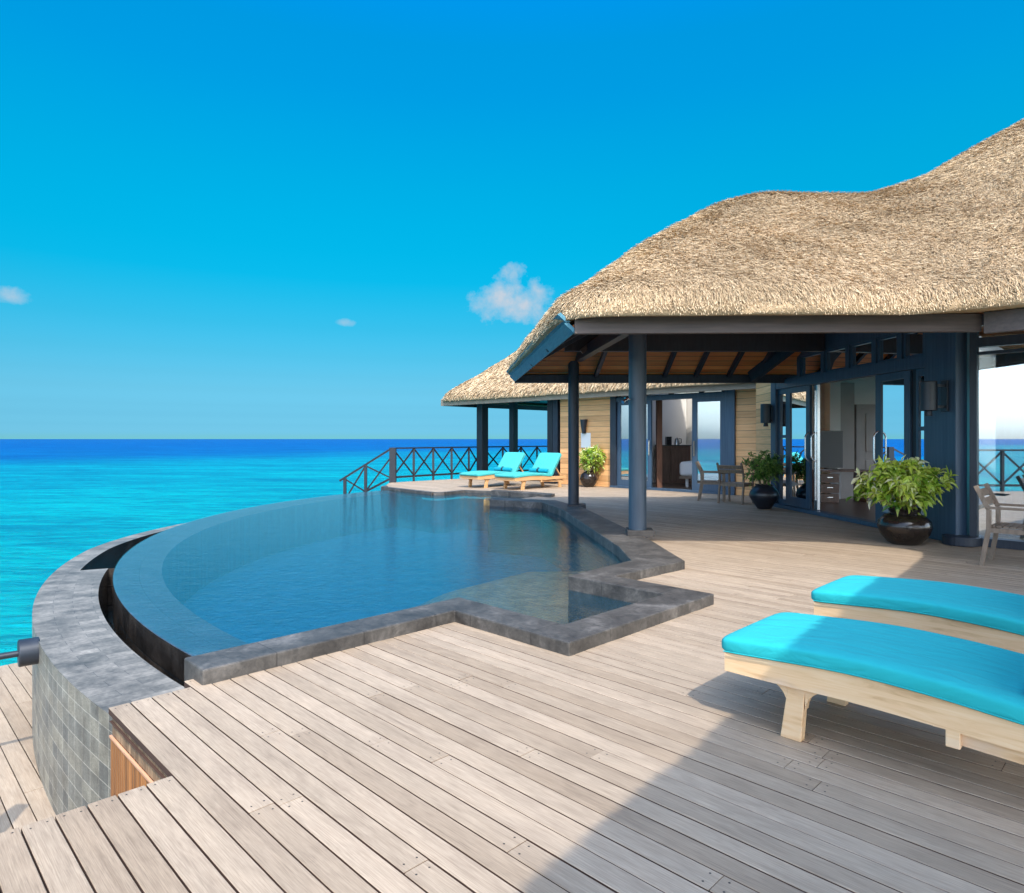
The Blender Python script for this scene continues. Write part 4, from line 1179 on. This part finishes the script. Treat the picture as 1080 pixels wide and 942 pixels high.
cab = thing('minibar_cabinet', 'brown wooden cabinet against the white bedroom wall', 'cabinet', (4.9, 20.6, 0.02))
b = MB(); b.box((5.05, 20.9, 0.60), (1.05, 0.5, 1.16), R(-8)); b.build('carcass', M_desk, cab, bevel=0.006)
b = MB(); b.box((5.05, 20.9, 1.195), (1.10, 0.54, 0.03), R(-8)); b.build('top', M_black, cab)
b = MB(); b.box((4.72, 20.675, 0.60), (0.36, 0.03, 1.0), R(-8)); b.build('door', M_desk, cab, bevel=0.004)
b = MB(); b.box((5.20, 20.61, 0.60), (0.50, 0.03, 1.0), R(-8)); b.build('door', M_desk, cab, bevel=0.004)
cm = thing('coffee_machine', 'black coffee machine on the bedroom cabinet', 'coffee machine', (4.90, 20.8, 1.21))
b = MB(); b.box((4.90, 20.8, 1.34), (0.16, 0.22, 0.26)); b.build('body', M_black, cm, bevel=0.01)
b = MB(); b.box((4.90, 20.66, 1.40), (0.08, 0.08, 0.06)); b.build('spout', M_metalb, cm)
ket = thing('kettle', 'silver electric kettle with black handle on the bedroom cabinet', 'kettle', (5.16, 20.75, 1.21))
b = MB(); b.lathe([(0.0, 0), (0.085, 0), (0.08, 0.10), (0.06, 0.2), (0.02, 0.23), (0, 0.23)], (5.16, 20.75, 1.21), 18); b.build('body', M_steel, ket, smooth=R(40))
b = MB(); b.tube([(5.22, 20.75, 1.41), (5.29, 20.75, 1.40), (5.29, 20.75, 1.28), (5.24, 20.75, 1.25)], 0.014, 8); b.build('handle', M_black, ket)
bed = thing('bed', 'corner of a bed with thick white linen inside the bedroom', 'bed', (5.7, 19.0, 0.02))
Mx = Matrix.Rotation(R(-45), 4, 'Z')
b = MB(); b.box((5.80, 19.45, 0.53), (1.5, 1.3, 0.42), R(-28)); b.build('mattress', M_linen, bed, bevel=0.10, seg=4)
b = MB(); b.box((5.80, 19.45, 0.285), (1.48, 1.28, 0.07), R(-28)); b.build('frame', M_chair, bed)
for sx in (-0.55, 0.5):
    for sy in (-0.5, 0.5):
        q = Matrix.Rotation(R(-28), 3, 'Z') @ Vector((sx, sy, 0))
        b = MB(); b.box((5.80+q.x, 19.45+q.y, 0.135), (0.07, 0.07, 0.23)); b.build('leg', M_whitew, bed)

# eave boards, posts and soffit of the pavilion
b = MB(); b.bar(UV(-18.62, 15.04, 2.70), UV(-5.5, 15.04, 2.70), 0.06, 0.24); bp('front_fascia', b, M_fascia2, bevel=0.004)
b = MB(); b.bar(UV(-18.60, 15.07, 2.68), UV(-18.60, 20.8, 2.68), 0.06, 0.20); bp('side_fascia', b, M_blackw)
b = MB(); b.prism([UV(-18.6, 15.1), UV(-13.0, 15.1), UV(-13.0, 20.8), UV(-18.6, 20.8)], 2.86, 2.88); bp('soffit', b, M_blackw)
for k in range(7):
    uu = -18.2 + k*0.8
    b = MB(); b.bar(UV(uu, 15.1, 2.79), UV(uu, 18.0, 2.83), 0.07, 0.12); bp('rafter', b, M_fascia)
for (px, y, w) in ((508.8, 23.9, 0.30), (541.6, 25.0, 0.24)):
    b = MB(); b.box(((px-540)/700*y, y, 1.42), (w, w, 2.84), R(-45)); bp('post', b, M_blackw, bevel=0.008)
b = MB(); b.box((1.42, 20.85, 1.4), (0.20, 0.20, 2.8), R(-45)); bp('post', b, M_navyd)
b = MB(); b.box((1.28, 21.2, 1.4), (0.22, 0.22, 2.8), R(-45)); b.box((1.30, 21.0, 0.16), (0.5, 0.5, 0.30), R(-45)); bp('post', b, M_blackw)

# torch lamp and notice on the cedar wall
tl = thing('torch_lamp', 'dark tapered torch lamp on the cedar wall above the notice', 'wall lamp', UV(BU(618.5), VB-0.12, 1.85))
q = UV(BU(618.5), VB-0.13, 0)
b = MB(); b.lathe([(0.0, 1.56), (0.05, 1.56), (0.115, 1.98), (0.10, 1.98), (0.04, 1.62), (0, 1.62)], (q.x, q.y, 0), 20); b.build('lamp_shade', M_metalb, tl, smooth=R(40))
b = MB(); b.bar(UV(BU(618.5), VB-0.05, 1.72), UV(BU(618.5), VB-0.12, 1.72), 0.05, 0.08); b.build('bracket', M_metalb, tl)
b = MB(); b.bar(UV(BU(614.3), VB-0.062, 1.36), UV(BU(624.3), VB-0.062, 1.36), 0.012, 0.44)
tag(b.build('notice_board', M_whitew), 'blank white rectangular panel on the cedar wall behind the leafy pot plant', 'panel')

# ------------------------------------------------------------------ railings
def railing(parent, pts, h=1.08, mat=M_blackw, pw=0.07, drop=0.25, skip_last=False):
    """posts, top rail, bottom rail and crossed braces between successive points"""
    pts = [Vector(p) for p in pts]
    for i, p in enumerate(pts):
        b = MB(); b.bar(p + Vector((0,0,-drop)), p + Vector((0,0,h)), pw, pw, (0,1,0)); b.build('post', mat, parent)
    for i in range(len(pts)-1):
        p, q = pts[i], pts[i+1]
        b = MB(); b.bar(p + Vector((0,0,h+0.02)), q + Vector((0,0,h+0.02)), 0.10, 0.045); b.build('top_rail', mat, parent)
        b = MB(); b.bar(p + Vector((0,0,0.16)), q + Vector((0,0,0.16)), 0.05, 0.06); b.build('bottom_rail', mat, parent)
        b = MB(); b.bar(p + Vector((0,0,0.18)), q + Vector((0,0,h-0.01)), 0.035, 0.045); b.build('brace', mat, parent)
        d = (q-p).normalized().cross(Vector((0,0,1)))*0.018
        b = MB(); b.bar(p + d + Vector((0,0,h-0.01)), q + d + Vector((0,0,0.18)), 0.03, 0.045); b.build('brace', mat, parent)
rl = thing('terrace_railing', 'black timber railing with crossed braces along the far end of the deck', 'railing', (-3.0, 22.6, 0))
pa, pb = Vector((-3.84, 21.4, 0)), Vector((-1.58, 24.3, 0))
pts = [pa + (pb-pa)*(i/4) for i in range(5)]
d = (pb-pa)/4
pts += [pts[-1] + Vector((0.5, 0.45, 0)), Vector((-0.35, 25.4, 0)), Vector((0.35, 26.0, 0)), Vector((1.0, 26.6, 0)), Vector((1.65, 27.2, 0)), Vector((2.3, 27.8, 0))]
railing(rl, pts)
b = MB(); b.bar(pa + Vector((0,0,-1.0)), pa + Vector((0,0,1.12)), 0.20, 0.20, (0,1,0)); b.build('newel', M_blackw, rl)
st = thing('stair_railing', 'sloping black stair handrail going down towards the sea beside the pool', 'railing', (-5.0, 20.6, 0))
e0, e1 = Vector((-3.9, 21.35, 1.08)), Vector((-5.35, 20.6, 0.10))
dv = e1 - e0
b = MB(); b.bar(e0, e1, 0.09, 0.05); b.build('top_rail', M_blackw, st)
b = MB(); b.bar(e0 + Vector((0,0,-0.95)), e1 + Vector((0,0,-0.75)), 0.05, 0.06); b.build('bottom_rail', M_blackw, st)
for t in (0.50, 0.90):
    p = e0 + dv*t; b = MB(); b.bar(p + Vector((0,0,-2.6)), p, 0.085, 0.085, (0,1,0)); b.build('post', M_blackw, st)
for (t0, z0, t1, z1) in ((0.02, -0.9, 0.50, -0.04), (0.02, -0.30, 0.5, -0.85), (0.5, -0.04, 0.9, -0.70), (0.52, -0.82, 0.9, -0.05)):
    b = MB(); b.bar(e0 + dv*t0 + Vector((0,0,z0)), e0 + dv*t1 + Vector((0,0,z1)), 0.035, 0.045); b.build('brace', M_blackw, st)
r2 = thing('deck_railing', 'black timber railing with crossed braces along the near deck edge, reflected in the picture window', 'railing', (-2.88, 0, 0))
railing(r2, [(-2.88, 2.7 - 0.95*i, 0) for i in range(7)])

# ------------------------------------------------------------------ loungers
# built along +X (foot to head), width along +Y; foot edge at x=0
prof_top = [(0.0, 0.345), (0.25, 0.362), (0.5, 0.379), (0.68, 0.382), (0.95, 0.370), (1.2, 0.345), (1.38, 0.335)]
def pz(x):
    for (a, za), (c, zc) in zip(prof_top[:-1], prof_top[1:]):
        if a <= x <= c:
            t = (x-a)/(c-a); return za + (zc-za)*t
    return prof_top[0][1] if x < 0 else prof_top[-1][1]
def pz_s(x):
    return sum(pz(x + k*0.04) for k in (-2, -1, 0, 1, 2))/5
BX, BL, BA = 1.36, 0.74, R(56)
def make_lounger(label, group, cushion_mat, M_teak=M_teak):
    t = thing('sun_lounger', label, 'sun lounger', (0,0,0), group)
    Wd = 0.72
    for y in (0.03, Wd-0.03):
        b = MB(); n = 24
        up = []; lo = []
        for i in range(n+1):
            x = 0.02 + 1.93*i/n
            zt = pz_s(x) - 0.004; zb = zt - (0.088 + 0.03*math.sin(math.pi*min(1, x/1.4)))
            up.append((x, zt)); lo.append((x, zb))
        A = [(x, y-0.021, z) for x, z in up]; B_ = [(x, y+0.021, z) for x, z in up]
        Cc = [(x, y-0.021, z) for x, z in lo]; D = [(x, y+0.021, z) for x, z in lo]
        b.strip(B_, A); b.strip(A, Cc); b.strip(D, B_); b.strip(Cc, D)
        b.add([A[0], B_[0], D[0], Cc[0]], [(0,1,2,3)]); b.add([A[-1], B_[-1], D[-1], Cc[-1]], [(3,2,1,0)])
        b.build('side_rail', M_teak, t)
    b = MB()
    for x, zz in ((0.02, pz_s(0.0)-0.055), (0.9, pz_s(0.9)-0.10), (1.85, 0.26)):
        b.box((x+0.02, Wd/2, zz), (0.035, Wd-0.105, 0.075))
    for i in range(13):
        x = 0.10 + i*0.1; b.box((x, Wd/2, pz_s(x)-0.020), (0.065, Wd-0.11, 0.016))
    b.build('slats', M_teak, t)
    for x, sgn in ((0.36, -1), (1.72, 1)):
        for y, sy in ((0.055, -1), (Wd-0.055, 1)):
            zt = pz_s(x)-0.03
            b = MB()
            # flared leg board
            xo = 0.03*sgn
            prof = [(-0.048+xo, 0.0), (0.048+xo, 0.0), (0.040, zt-0.10), (0.042, zt), (-0.042, zt), (-0.040, zt-0.10)]
            for (o0, o1) in ((-0.024, 0.024),):
                n = len(prof)
                vs = [(x+p, y-0.024-0.012*sy*(1-q/zt), q) for p, q in prof] + [(x+p, y+0.024-0.012*sy*(1-q/zt), q) for p, q in prof]
                fs = [tuple(reversed(range(n))), tuple(range(n, 2*n))] + [(i, (i+1) % n, n+(i+1) % n, n+i) for i in range(n)]
                b.add(vs, [tuple(reversed(f)) for f in fs])
            leg = b.build('leg', M_teak, t, bevel=0.004)
            for s2 in (-1, 1):
                # curved knee bracket between leg and rail
                k = MB(); m = 7; inner = []; outer = []
                for i in range(m):
                    a = math.pi/2*i/(m-1)
                    cxk, czk = x + s2*0.16, zt - 0.18
                    outer.append((x + s2*(0.034 + 0.0), 0)) if False else None
                    inner.append((cxk - s2*0.118*math.cos(a), czk + 0.105*math.sin(a)))
                tip = [(x + s2*0.16, zt-0.05), (x + s2*0.036, zt-0.05)]
                prof = inner + tip
                if s2 > 0: prof = prof[::-1]
                n = len(prof)
                vs = [(p, y-0.018, q) for p, q in prof] + [(p, y+0.018, q) for p, q in prof]
                fs = [tuple(range(n)), tuple(reversed(range(n, 2*n)))] + [((i+1) % n, i, n+i, n+(i+1) % n) for i in range(n)]
                k.add(vs, [tuple(reversed(f)) for f in fs]); k.build('bracket', M_teak, leg)
    # adjusting bar of the backrest
    for yy in (0.035, Wd-0.035):
        b = MB(); b.box((0.98, yy, pz_s(0.98)-0.145), (0.05, 0.05, 0.075)); b.build('pivot_block', M_teak, t, bevel=0.003)
    b = MB(); b.bar((1.0, 0.055, 0.215), (1.9, 0.06, 0.175), 0.03, 0.045); b.build('adjusting_rail', M_teak, t)
    b = MB(); b.bar((1.0, Wd-0.055, 0.215), (1.9, Wd-0.06, 0.175), 0.03, 0.045); b.build('adjusting_rail', M_teak, t)
    # backrest frame
    b = MB(); dx, dz = math.cos(BA), math.sin(BA)
    for y in (0.06, Wd-0.06): b.bar((BX, y, 0.325), (BX+BL*dx, y, 0.325+BL*dz), 0.04, 0.04)
    for i in range(7):
        s = 0.08 + i*0.1; b.bar((BX+s*dx, 0.085, 0.33+s*dz), (BX+s*dx, Wd-0.085, 0.33+s*dz), 0.06, 0.014, (-dz, 0, dx))
    b.build('backrest', M_teak, t)
    b = MB(); b.bar((BX+0.40*dx, 0.12, 0.31+0.40*dz), (1.88, 0.12, 0.27), 0.03, 0.03); b.bar((BX+0.40*dx, Wd-0.12, 0.31+0.40*dz), (1.88, Wd-0.12, 0.27), 0.03, 0.03); b.build('prop', M_teak, t)
    # cushion: one soft pad following the curve then the backrest
    cl_ = []
    L1 = 1.33
    for i in range(34): 
        x = -0.02 + (L1+0.02)*i/33; cl_.append(Vector((x, 0, pz_s(x)-0.012)))
    for i in range(1, 22):
        s = (BL+0.03)*i/21; 
        bend = min(1.0, i/5)
        cl_.append(Vector((L1 + 0.02 + s*dx*1.0, 0, pz_s(L1) - 0.012 + s*dz*bend**0.6)))
    n = len(cl_); prof = []
    T = 0.088; m = 26
    b = MB(); vs = []
    for i, c in enumerate(cl_):
        tg = (cl_[min(i+1, n-1)] - cl_[max(i-1, 0)]).normalized(); nr = Vector((-tg.z, 0, tg.x))
        s = min(i, n-1-i); ends = [0.0, 0.55, 0.86, 1.0]
        e = 1.0 if s > 2 else (0.50, 0.86, 0.97)[s]
        hw = (Wd/2 + 0.005) - (0.018 if s == 0 else (0.005 if s == 1 else 0)); th = T*e
        for k in range(m):
            # superellipse section
            a = 2*math.pi*k/m; ca, sa = math.cos(a), math.sin(a)
            yy = hw*math.copysign(abs(ca)**0.14, ca); zz = th/2*math.copysign(abs(sa)**0.42, sa)
            crown = 0.010*(1-(yy/hw)**2) if sa > 0 else 0
            vs.append(c + nr*(T/2 + zz + crown) + Vector((0, Wd/2 + yy, 0)))
    fs = []
    for i in range(n-1):
        for k in range(m): fs.append((i*m+k, (i+1)*m+k, (i+1)*m+(k+1) % m, i*m+(k+1) % m))
    fs.append(tuple(range(m))); fs.append(tuple(reversed(range((n-1)*m, n*m))))
    b.add(vs, fs); co = b.build('cushion', cushion_mat, t, smooth=True)
    sb = co.modifiers.new('sub', 'SUBSURF'); sb.levels = 1; sb.render_levels = 1
    # piping seam round the lower edge of the pad
    b = MB()
    for y in (-0.006, Wd+0.006):
        b.tube([c + Vector((0, y, 0)) + Vector((0, 0, 0.018)) for c in cl_[1:-1:2]], 0.003, 6)
    b.build('piping', cushion_mat, co)
    return t
def make_towel(label, group):
    t = thing('rolled_towel', label, 'towel', (0,0,0), group)
    b = MB(); Wd = 0.72
    n = 20; ys = np.linspace(0.05, Wd-0.05, n)
    b.tube([(0, float(y), 0) for y in ys], [0.058 if 1 < i < n-2 else (0.042 if i in (0, n-1) else 0.056) for i in range(n)], 20)
    b.build('roll', M_turqd, t, smooth=R(50))
    b = MB(); b.tube([(0, Wd/2-0.03, 0), (0, Wd/2+0.03, 0)], 0.061, 20); b.build('band', M_metalb, t)
    b = MB()
    for k in range(5): b.box((-0.004+0.002*k, Wd/2-0.02+0.01*k, 0.064+0.004*k), (0.05, 0.018, 0.006), 0.5*k)
    b.build('bow', M_metalb, t)
    return t
lo1 = make_lounger('turquoise cushioned teak lounger at the front, its foot half in sun and half in shade', 'teak sun loungers on the deck', M_turq)
lo2 = copy_tree(lo1, UV(-1.68, 4.42, 0), R(-45), 'turquoise cushioned teak lounger behind the front one, nearer the large plant')
RZF = R(45)
lo3 = make_lounger('pale turquoise lounger with raised back beside the black railing, partly hidden behind the pool', 'teak sun loungers on the far deck', M_turqf, M_teakh)
lo1.location = UV(-1.60, 3.06, 0); lo1.rotation_euler = (0, 0, R(-45))
def scale3(o): o.scale = (1.1, 1.15, 1.0)
def far(o, u, v, rz): 
    o.location = UV(u, v, 0); o.rotation_euler = (0, 0, rz)
lo4 = copy_tree(lo3, (0,0,0), RZF, 'pale turquoise lounger with raised back next to the cedar wall corner')
far(lo3, -13.87, 12.52, RZF); far(lo4, -12.6, 12.72, RZF)
for o in (lo3, lo4): scale3(o)
tw1 = make_towel('teal rolled towel on the front lounger', 'rolled towels on loungers')
def put_towel(o, base, rz, sc=(1,1,1)):
    loc = Vector((1.25*sc[0], 0, (pz_s(1.25)+0.15)*sc[2]))
    p = Matrix.Rotation(rz, 3, 'Z') @ loc
    o.location = Vector((base[0]+p.x, base[1]+p.y, base[2]+p.z)); o.rotation_euler = (0, 0, rz)
tw2 = copy_tree(tw1, (0,0,0), 0, 'teal rolled towel on the second of the two near loungers')
tw3 = copy_tree(tw1, (0,0,0), 0, 'teal rolled towel against the back of the far lounger beside the railing')
tw4 = copy_tree(tw1, (0,0,0), 0, 'teal rolled towel against the back of the far lounger by the cedar wall corner')
put_towel(tw1, lo1.location, R(-45)); put_towel(tw2, lo2.location, R(-45))
for o, l in ((tw3, lo3), (tw4, lo4)):
    put_towel(o, l.location, RZF, (1.1, 1.15, 1.0)); o.scale = (1, 1.15, 1)

# ------------------------------------------------------------------ armchairs
def make_chair(label, group):
    t = thing('armchair', label, 'chair', (0,0,0), group)
    W2, D = 0.27, 0.50
    for s in (-1, 1):
        b = MB(); b.bar((D, s*W2, 0.0), (D-0.01, s*W2, 0.64), 0.035, 0.045, (1,0,0)); b.build('leg', M_chair, t, bevel=0.003)
        b = MB(); b.bar((-0.05, s*W2, 0.0), (0.02, s*W2, 0.42), 0.035, 0.045, (1,0,0)); b.bar((0.02, s*W2, 0.42), (0.02, s*W2, 0.62), 0.035, 0.045, (1,0,0)); b.bar((0.02, s*W2, 0.62), (-0.10, s*W2, 0.88), 0.033, 0.045, (1,0,0)); b.build('leg', M_chair, t, bevel=0.003)
        b = MB(); b.bar((0.0, s*W2, 0.645), (D+0.03, s*W2, 0.645), 0.05, 0.025); b.build('arm', M_chair, t, bevel=0.003)
        b = MB(); b.bar((0.0, s*W2, 0.40), (D, s*W2, 0.40), 0.03, 0.05); b.build('side_rail', M_chair, t)
    b = MB(); b.bar((D, -W2, 0.40), (D, W2, 0.40), 0.03, 0.05); b.bar((0.02, -W2, 0.40), (0.02, W2, 0.40), 0.03, 0.05); b.build('seat_frame', M_chair, t)
    b = MB()
    for i in range(8):
        x = 0.045 + i*0.062; b.box((x, 0, 0.437), (0.052, 2*W2-0.05, 0.018))
    b.build('seat', M_chair, t, bevel=0.003)
    b = MB()
    for k in range(2):
        z = 0.70 + k*0.095; b.bar((0.0-0.045*(z-0.62)/0.1, -W2+0.015, z), (0.0-0.045*(z-0.62)/0.1, W2-0.015, z), 0.022, 0.085, (-0.42, 0, 0.9))
    b.build('backrest', M_chair, t, bevel=0.004)
    return t
ch1 = make_chair('weathered slatted armchair in front of the large window, seen from its side', 'weathered slatted armchairs')
ch2 = copy_tree(ch1, (4.72, 14.30, 0), R(47), 'weathered slatted armchair with its back to the pool, beside the feathery pot plant')
ch3 = copy_tree(ch1, (4.35, 15.25, 0), R(-20), 'weathered slatted armchair turned sideways in front of the bedroom door')
p = UV(-1.47, 9.12); ch1.location = (p[0], p[1], 0); ch1.rotation_euler = (0, 0, R(-45))

# ------------------------------------------------------------------ pot plants
def pot_plant(label, loc, potprof, pm, lm, n, crown, leaf, seed, nst=9, lit_bias=(0,0,0), potname='pot'):
    rn = random.Random(seed)
    t = thing('potted_plant', label, 'plant', loc, 'pot plants on the terrace')
    L = Vector(loc)
    b = MB(); b.lathe(potprof, loc, 40); pot = b.build('pot', pm, t, smooth=R(50))
    top = max(z for r, z in potprof); rtop = [r for r, z in potprof if z == top][0]
    b = MB(); b.lathe([(0, top-0.03), (rtop*0.95, top-0.035)], loc, 24); b.build('soil', M_soil, pot)
    b = MB(); lf = MB()
    cx, cy, cz, rx, ry, rz_ = crown
    cc = L + Vector((cx, cy, cz))
    tips = []
    for i in range(nst):
        a = 2*math.pi*i/nst + rn.uniform(-.3, .3)
        e = cc + Vector((math.cos(a)*rx*rn.uniform(.35, .8), math.sin(a)*ry*rn.uniform(.35, .8), rz_*rn.uniform(-.5, .5)))
        s0 = L + Vector((math.cos(a)*rtop*0.4, math.sin(a)*rtop*0.4, top-0.04))
        m = s0.lerp(e, 0.5) + Vector((0, 0, 0.06))
        b.tube([s0, s0.lerp(m, .6), m, m.lerp(e, .6), e], [0.013, 0.011, 0.009, 0.007, 0.004], 6)
        tips.append(e)
        for j in range(3):
            e2 = e + Vector((rn.uniform(-1, 1)*rx*.4, rn.uniform(-1, 1)*ry*.4, rn.uniform(-.2, .8)*rz_*.5))
            b.tube([m.lerp(e, .4), e2], [0.006, 0.003], 5); tips.append(e2)
    b.build('stems', M_stem, t)
    # leaves sit in whorls round twig ends spread through the crown
    nwh = n // 7
    for w in range(nwh):
        while True:
            q = Vector((rn.uniform(-1, 1), rn.uniform(-1, 1), rn.uniform(-1, 1)))
            if 0.25 < q.length < 1.0: break
        lump = 0.84 + 0.28*math.sin(q.x*5+seed)*math.sin(q.y*4+1+seed) + 0.1*math.sin(q.z*7)
        c = cc + Vector((q.x*rx*lump, q.y*ry*lump, q.z*rz_*lump))
        if rn.random() < 0.3: c = rn.choice(tips) + Vector((rn.uniform(-.06, .06), rn.uniform(-.06, .06), rn.uniform(-.03, .06)))
        outd = Vector((q.x, q.y, q.z*0.6 + 0.5)).normalized()
        tone = min(1, max(0, rn.gauss(0.58, 0.24) + 0.10*q.x*lit_bias[0] + 0.2*q.z*lit_bias[2]))  # sunlight painted into the tone: leaves lighter towards the lit side and top
        k0 = rn.uniform(0, 6.28)
        s1_ = outd.orthogonal().normalized(); s2_ = outd.cross(s1_)
        for k in range(7):
            a = k0 + k*2.4
            dirn = (outd*rn.uniform(-.1, 1.2) + (s1_*math.cos(a) + s2_*math.sin(a))).normalized()
            ln = leaf[0]*rn.uniform(.5, 1.3); wd = leaf[1]*rn.uniform(.6, 1.35)
            side_ = dirn.cross(Vector((rn.uniform(-.7, .7), rn.uniform(-.7, .7), 1))).normalized()
            nr = side_.cross(dirn)
            p0 = c; p1 = c + dirn*ln*0.45 + nr*ln*0.05; p2 = c + dirn*ln - Vector((0,0,1))*ln*rn.uniform(-.1, .35)
            fold = nr*wd*0.22
            lf.add([p0, p1 + side_*wd/2 + fold, p2, p1 - side_*wd/2 + fold, p1 + dirn*ln*.28 + side_*wd*.36 - Vector((0,0,ln*.06)) + fold, p1 + dirn*ln*.28 - side_*wd*.36 - Vector((0,0,ln*.06)) + fold, p1 - nr*0.0],
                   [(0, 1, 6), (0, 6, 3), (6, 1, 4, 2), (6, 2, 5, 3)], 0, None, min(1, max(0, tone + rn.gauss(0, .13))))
    lf.build('foliage', lm, t)
    return t
wide = [(0.0, 0.0), (0.16, 0.0), (0.20, 0.02), (0.29, 0.13), (0.325, 0.23), (0.31, 0.31), (0.24, 0.385), (0.17, 0.41), (0.175, 0.44), (0.20, 0.465), (0.205, 0.475), (0.19, 0.475), (0.16, 0.44)]
dia = [(0.0, 0.0), (0.12, 0.0), (0.14, 0.02), (0.26, 0.20), (0.288, 0.275), (0.26, 0.36), (0.19, 0.44), (0.16, 0.46), (0.175, 0.485), (0.18, 0.49), (0.165, 0.49), (0.14, 0.46)]
globe = [(0.0, 0.0), (0.12, 0.0), (0.15, 0.02), (0.24, 0.15), (0.265, 0.25), (0.23, 0.37), (0.15, 0.44), (0.13, 0.46), (0.15, 0.49), (0.155, 0.495), (0.14, 0.495), (0.12, 0.46)]
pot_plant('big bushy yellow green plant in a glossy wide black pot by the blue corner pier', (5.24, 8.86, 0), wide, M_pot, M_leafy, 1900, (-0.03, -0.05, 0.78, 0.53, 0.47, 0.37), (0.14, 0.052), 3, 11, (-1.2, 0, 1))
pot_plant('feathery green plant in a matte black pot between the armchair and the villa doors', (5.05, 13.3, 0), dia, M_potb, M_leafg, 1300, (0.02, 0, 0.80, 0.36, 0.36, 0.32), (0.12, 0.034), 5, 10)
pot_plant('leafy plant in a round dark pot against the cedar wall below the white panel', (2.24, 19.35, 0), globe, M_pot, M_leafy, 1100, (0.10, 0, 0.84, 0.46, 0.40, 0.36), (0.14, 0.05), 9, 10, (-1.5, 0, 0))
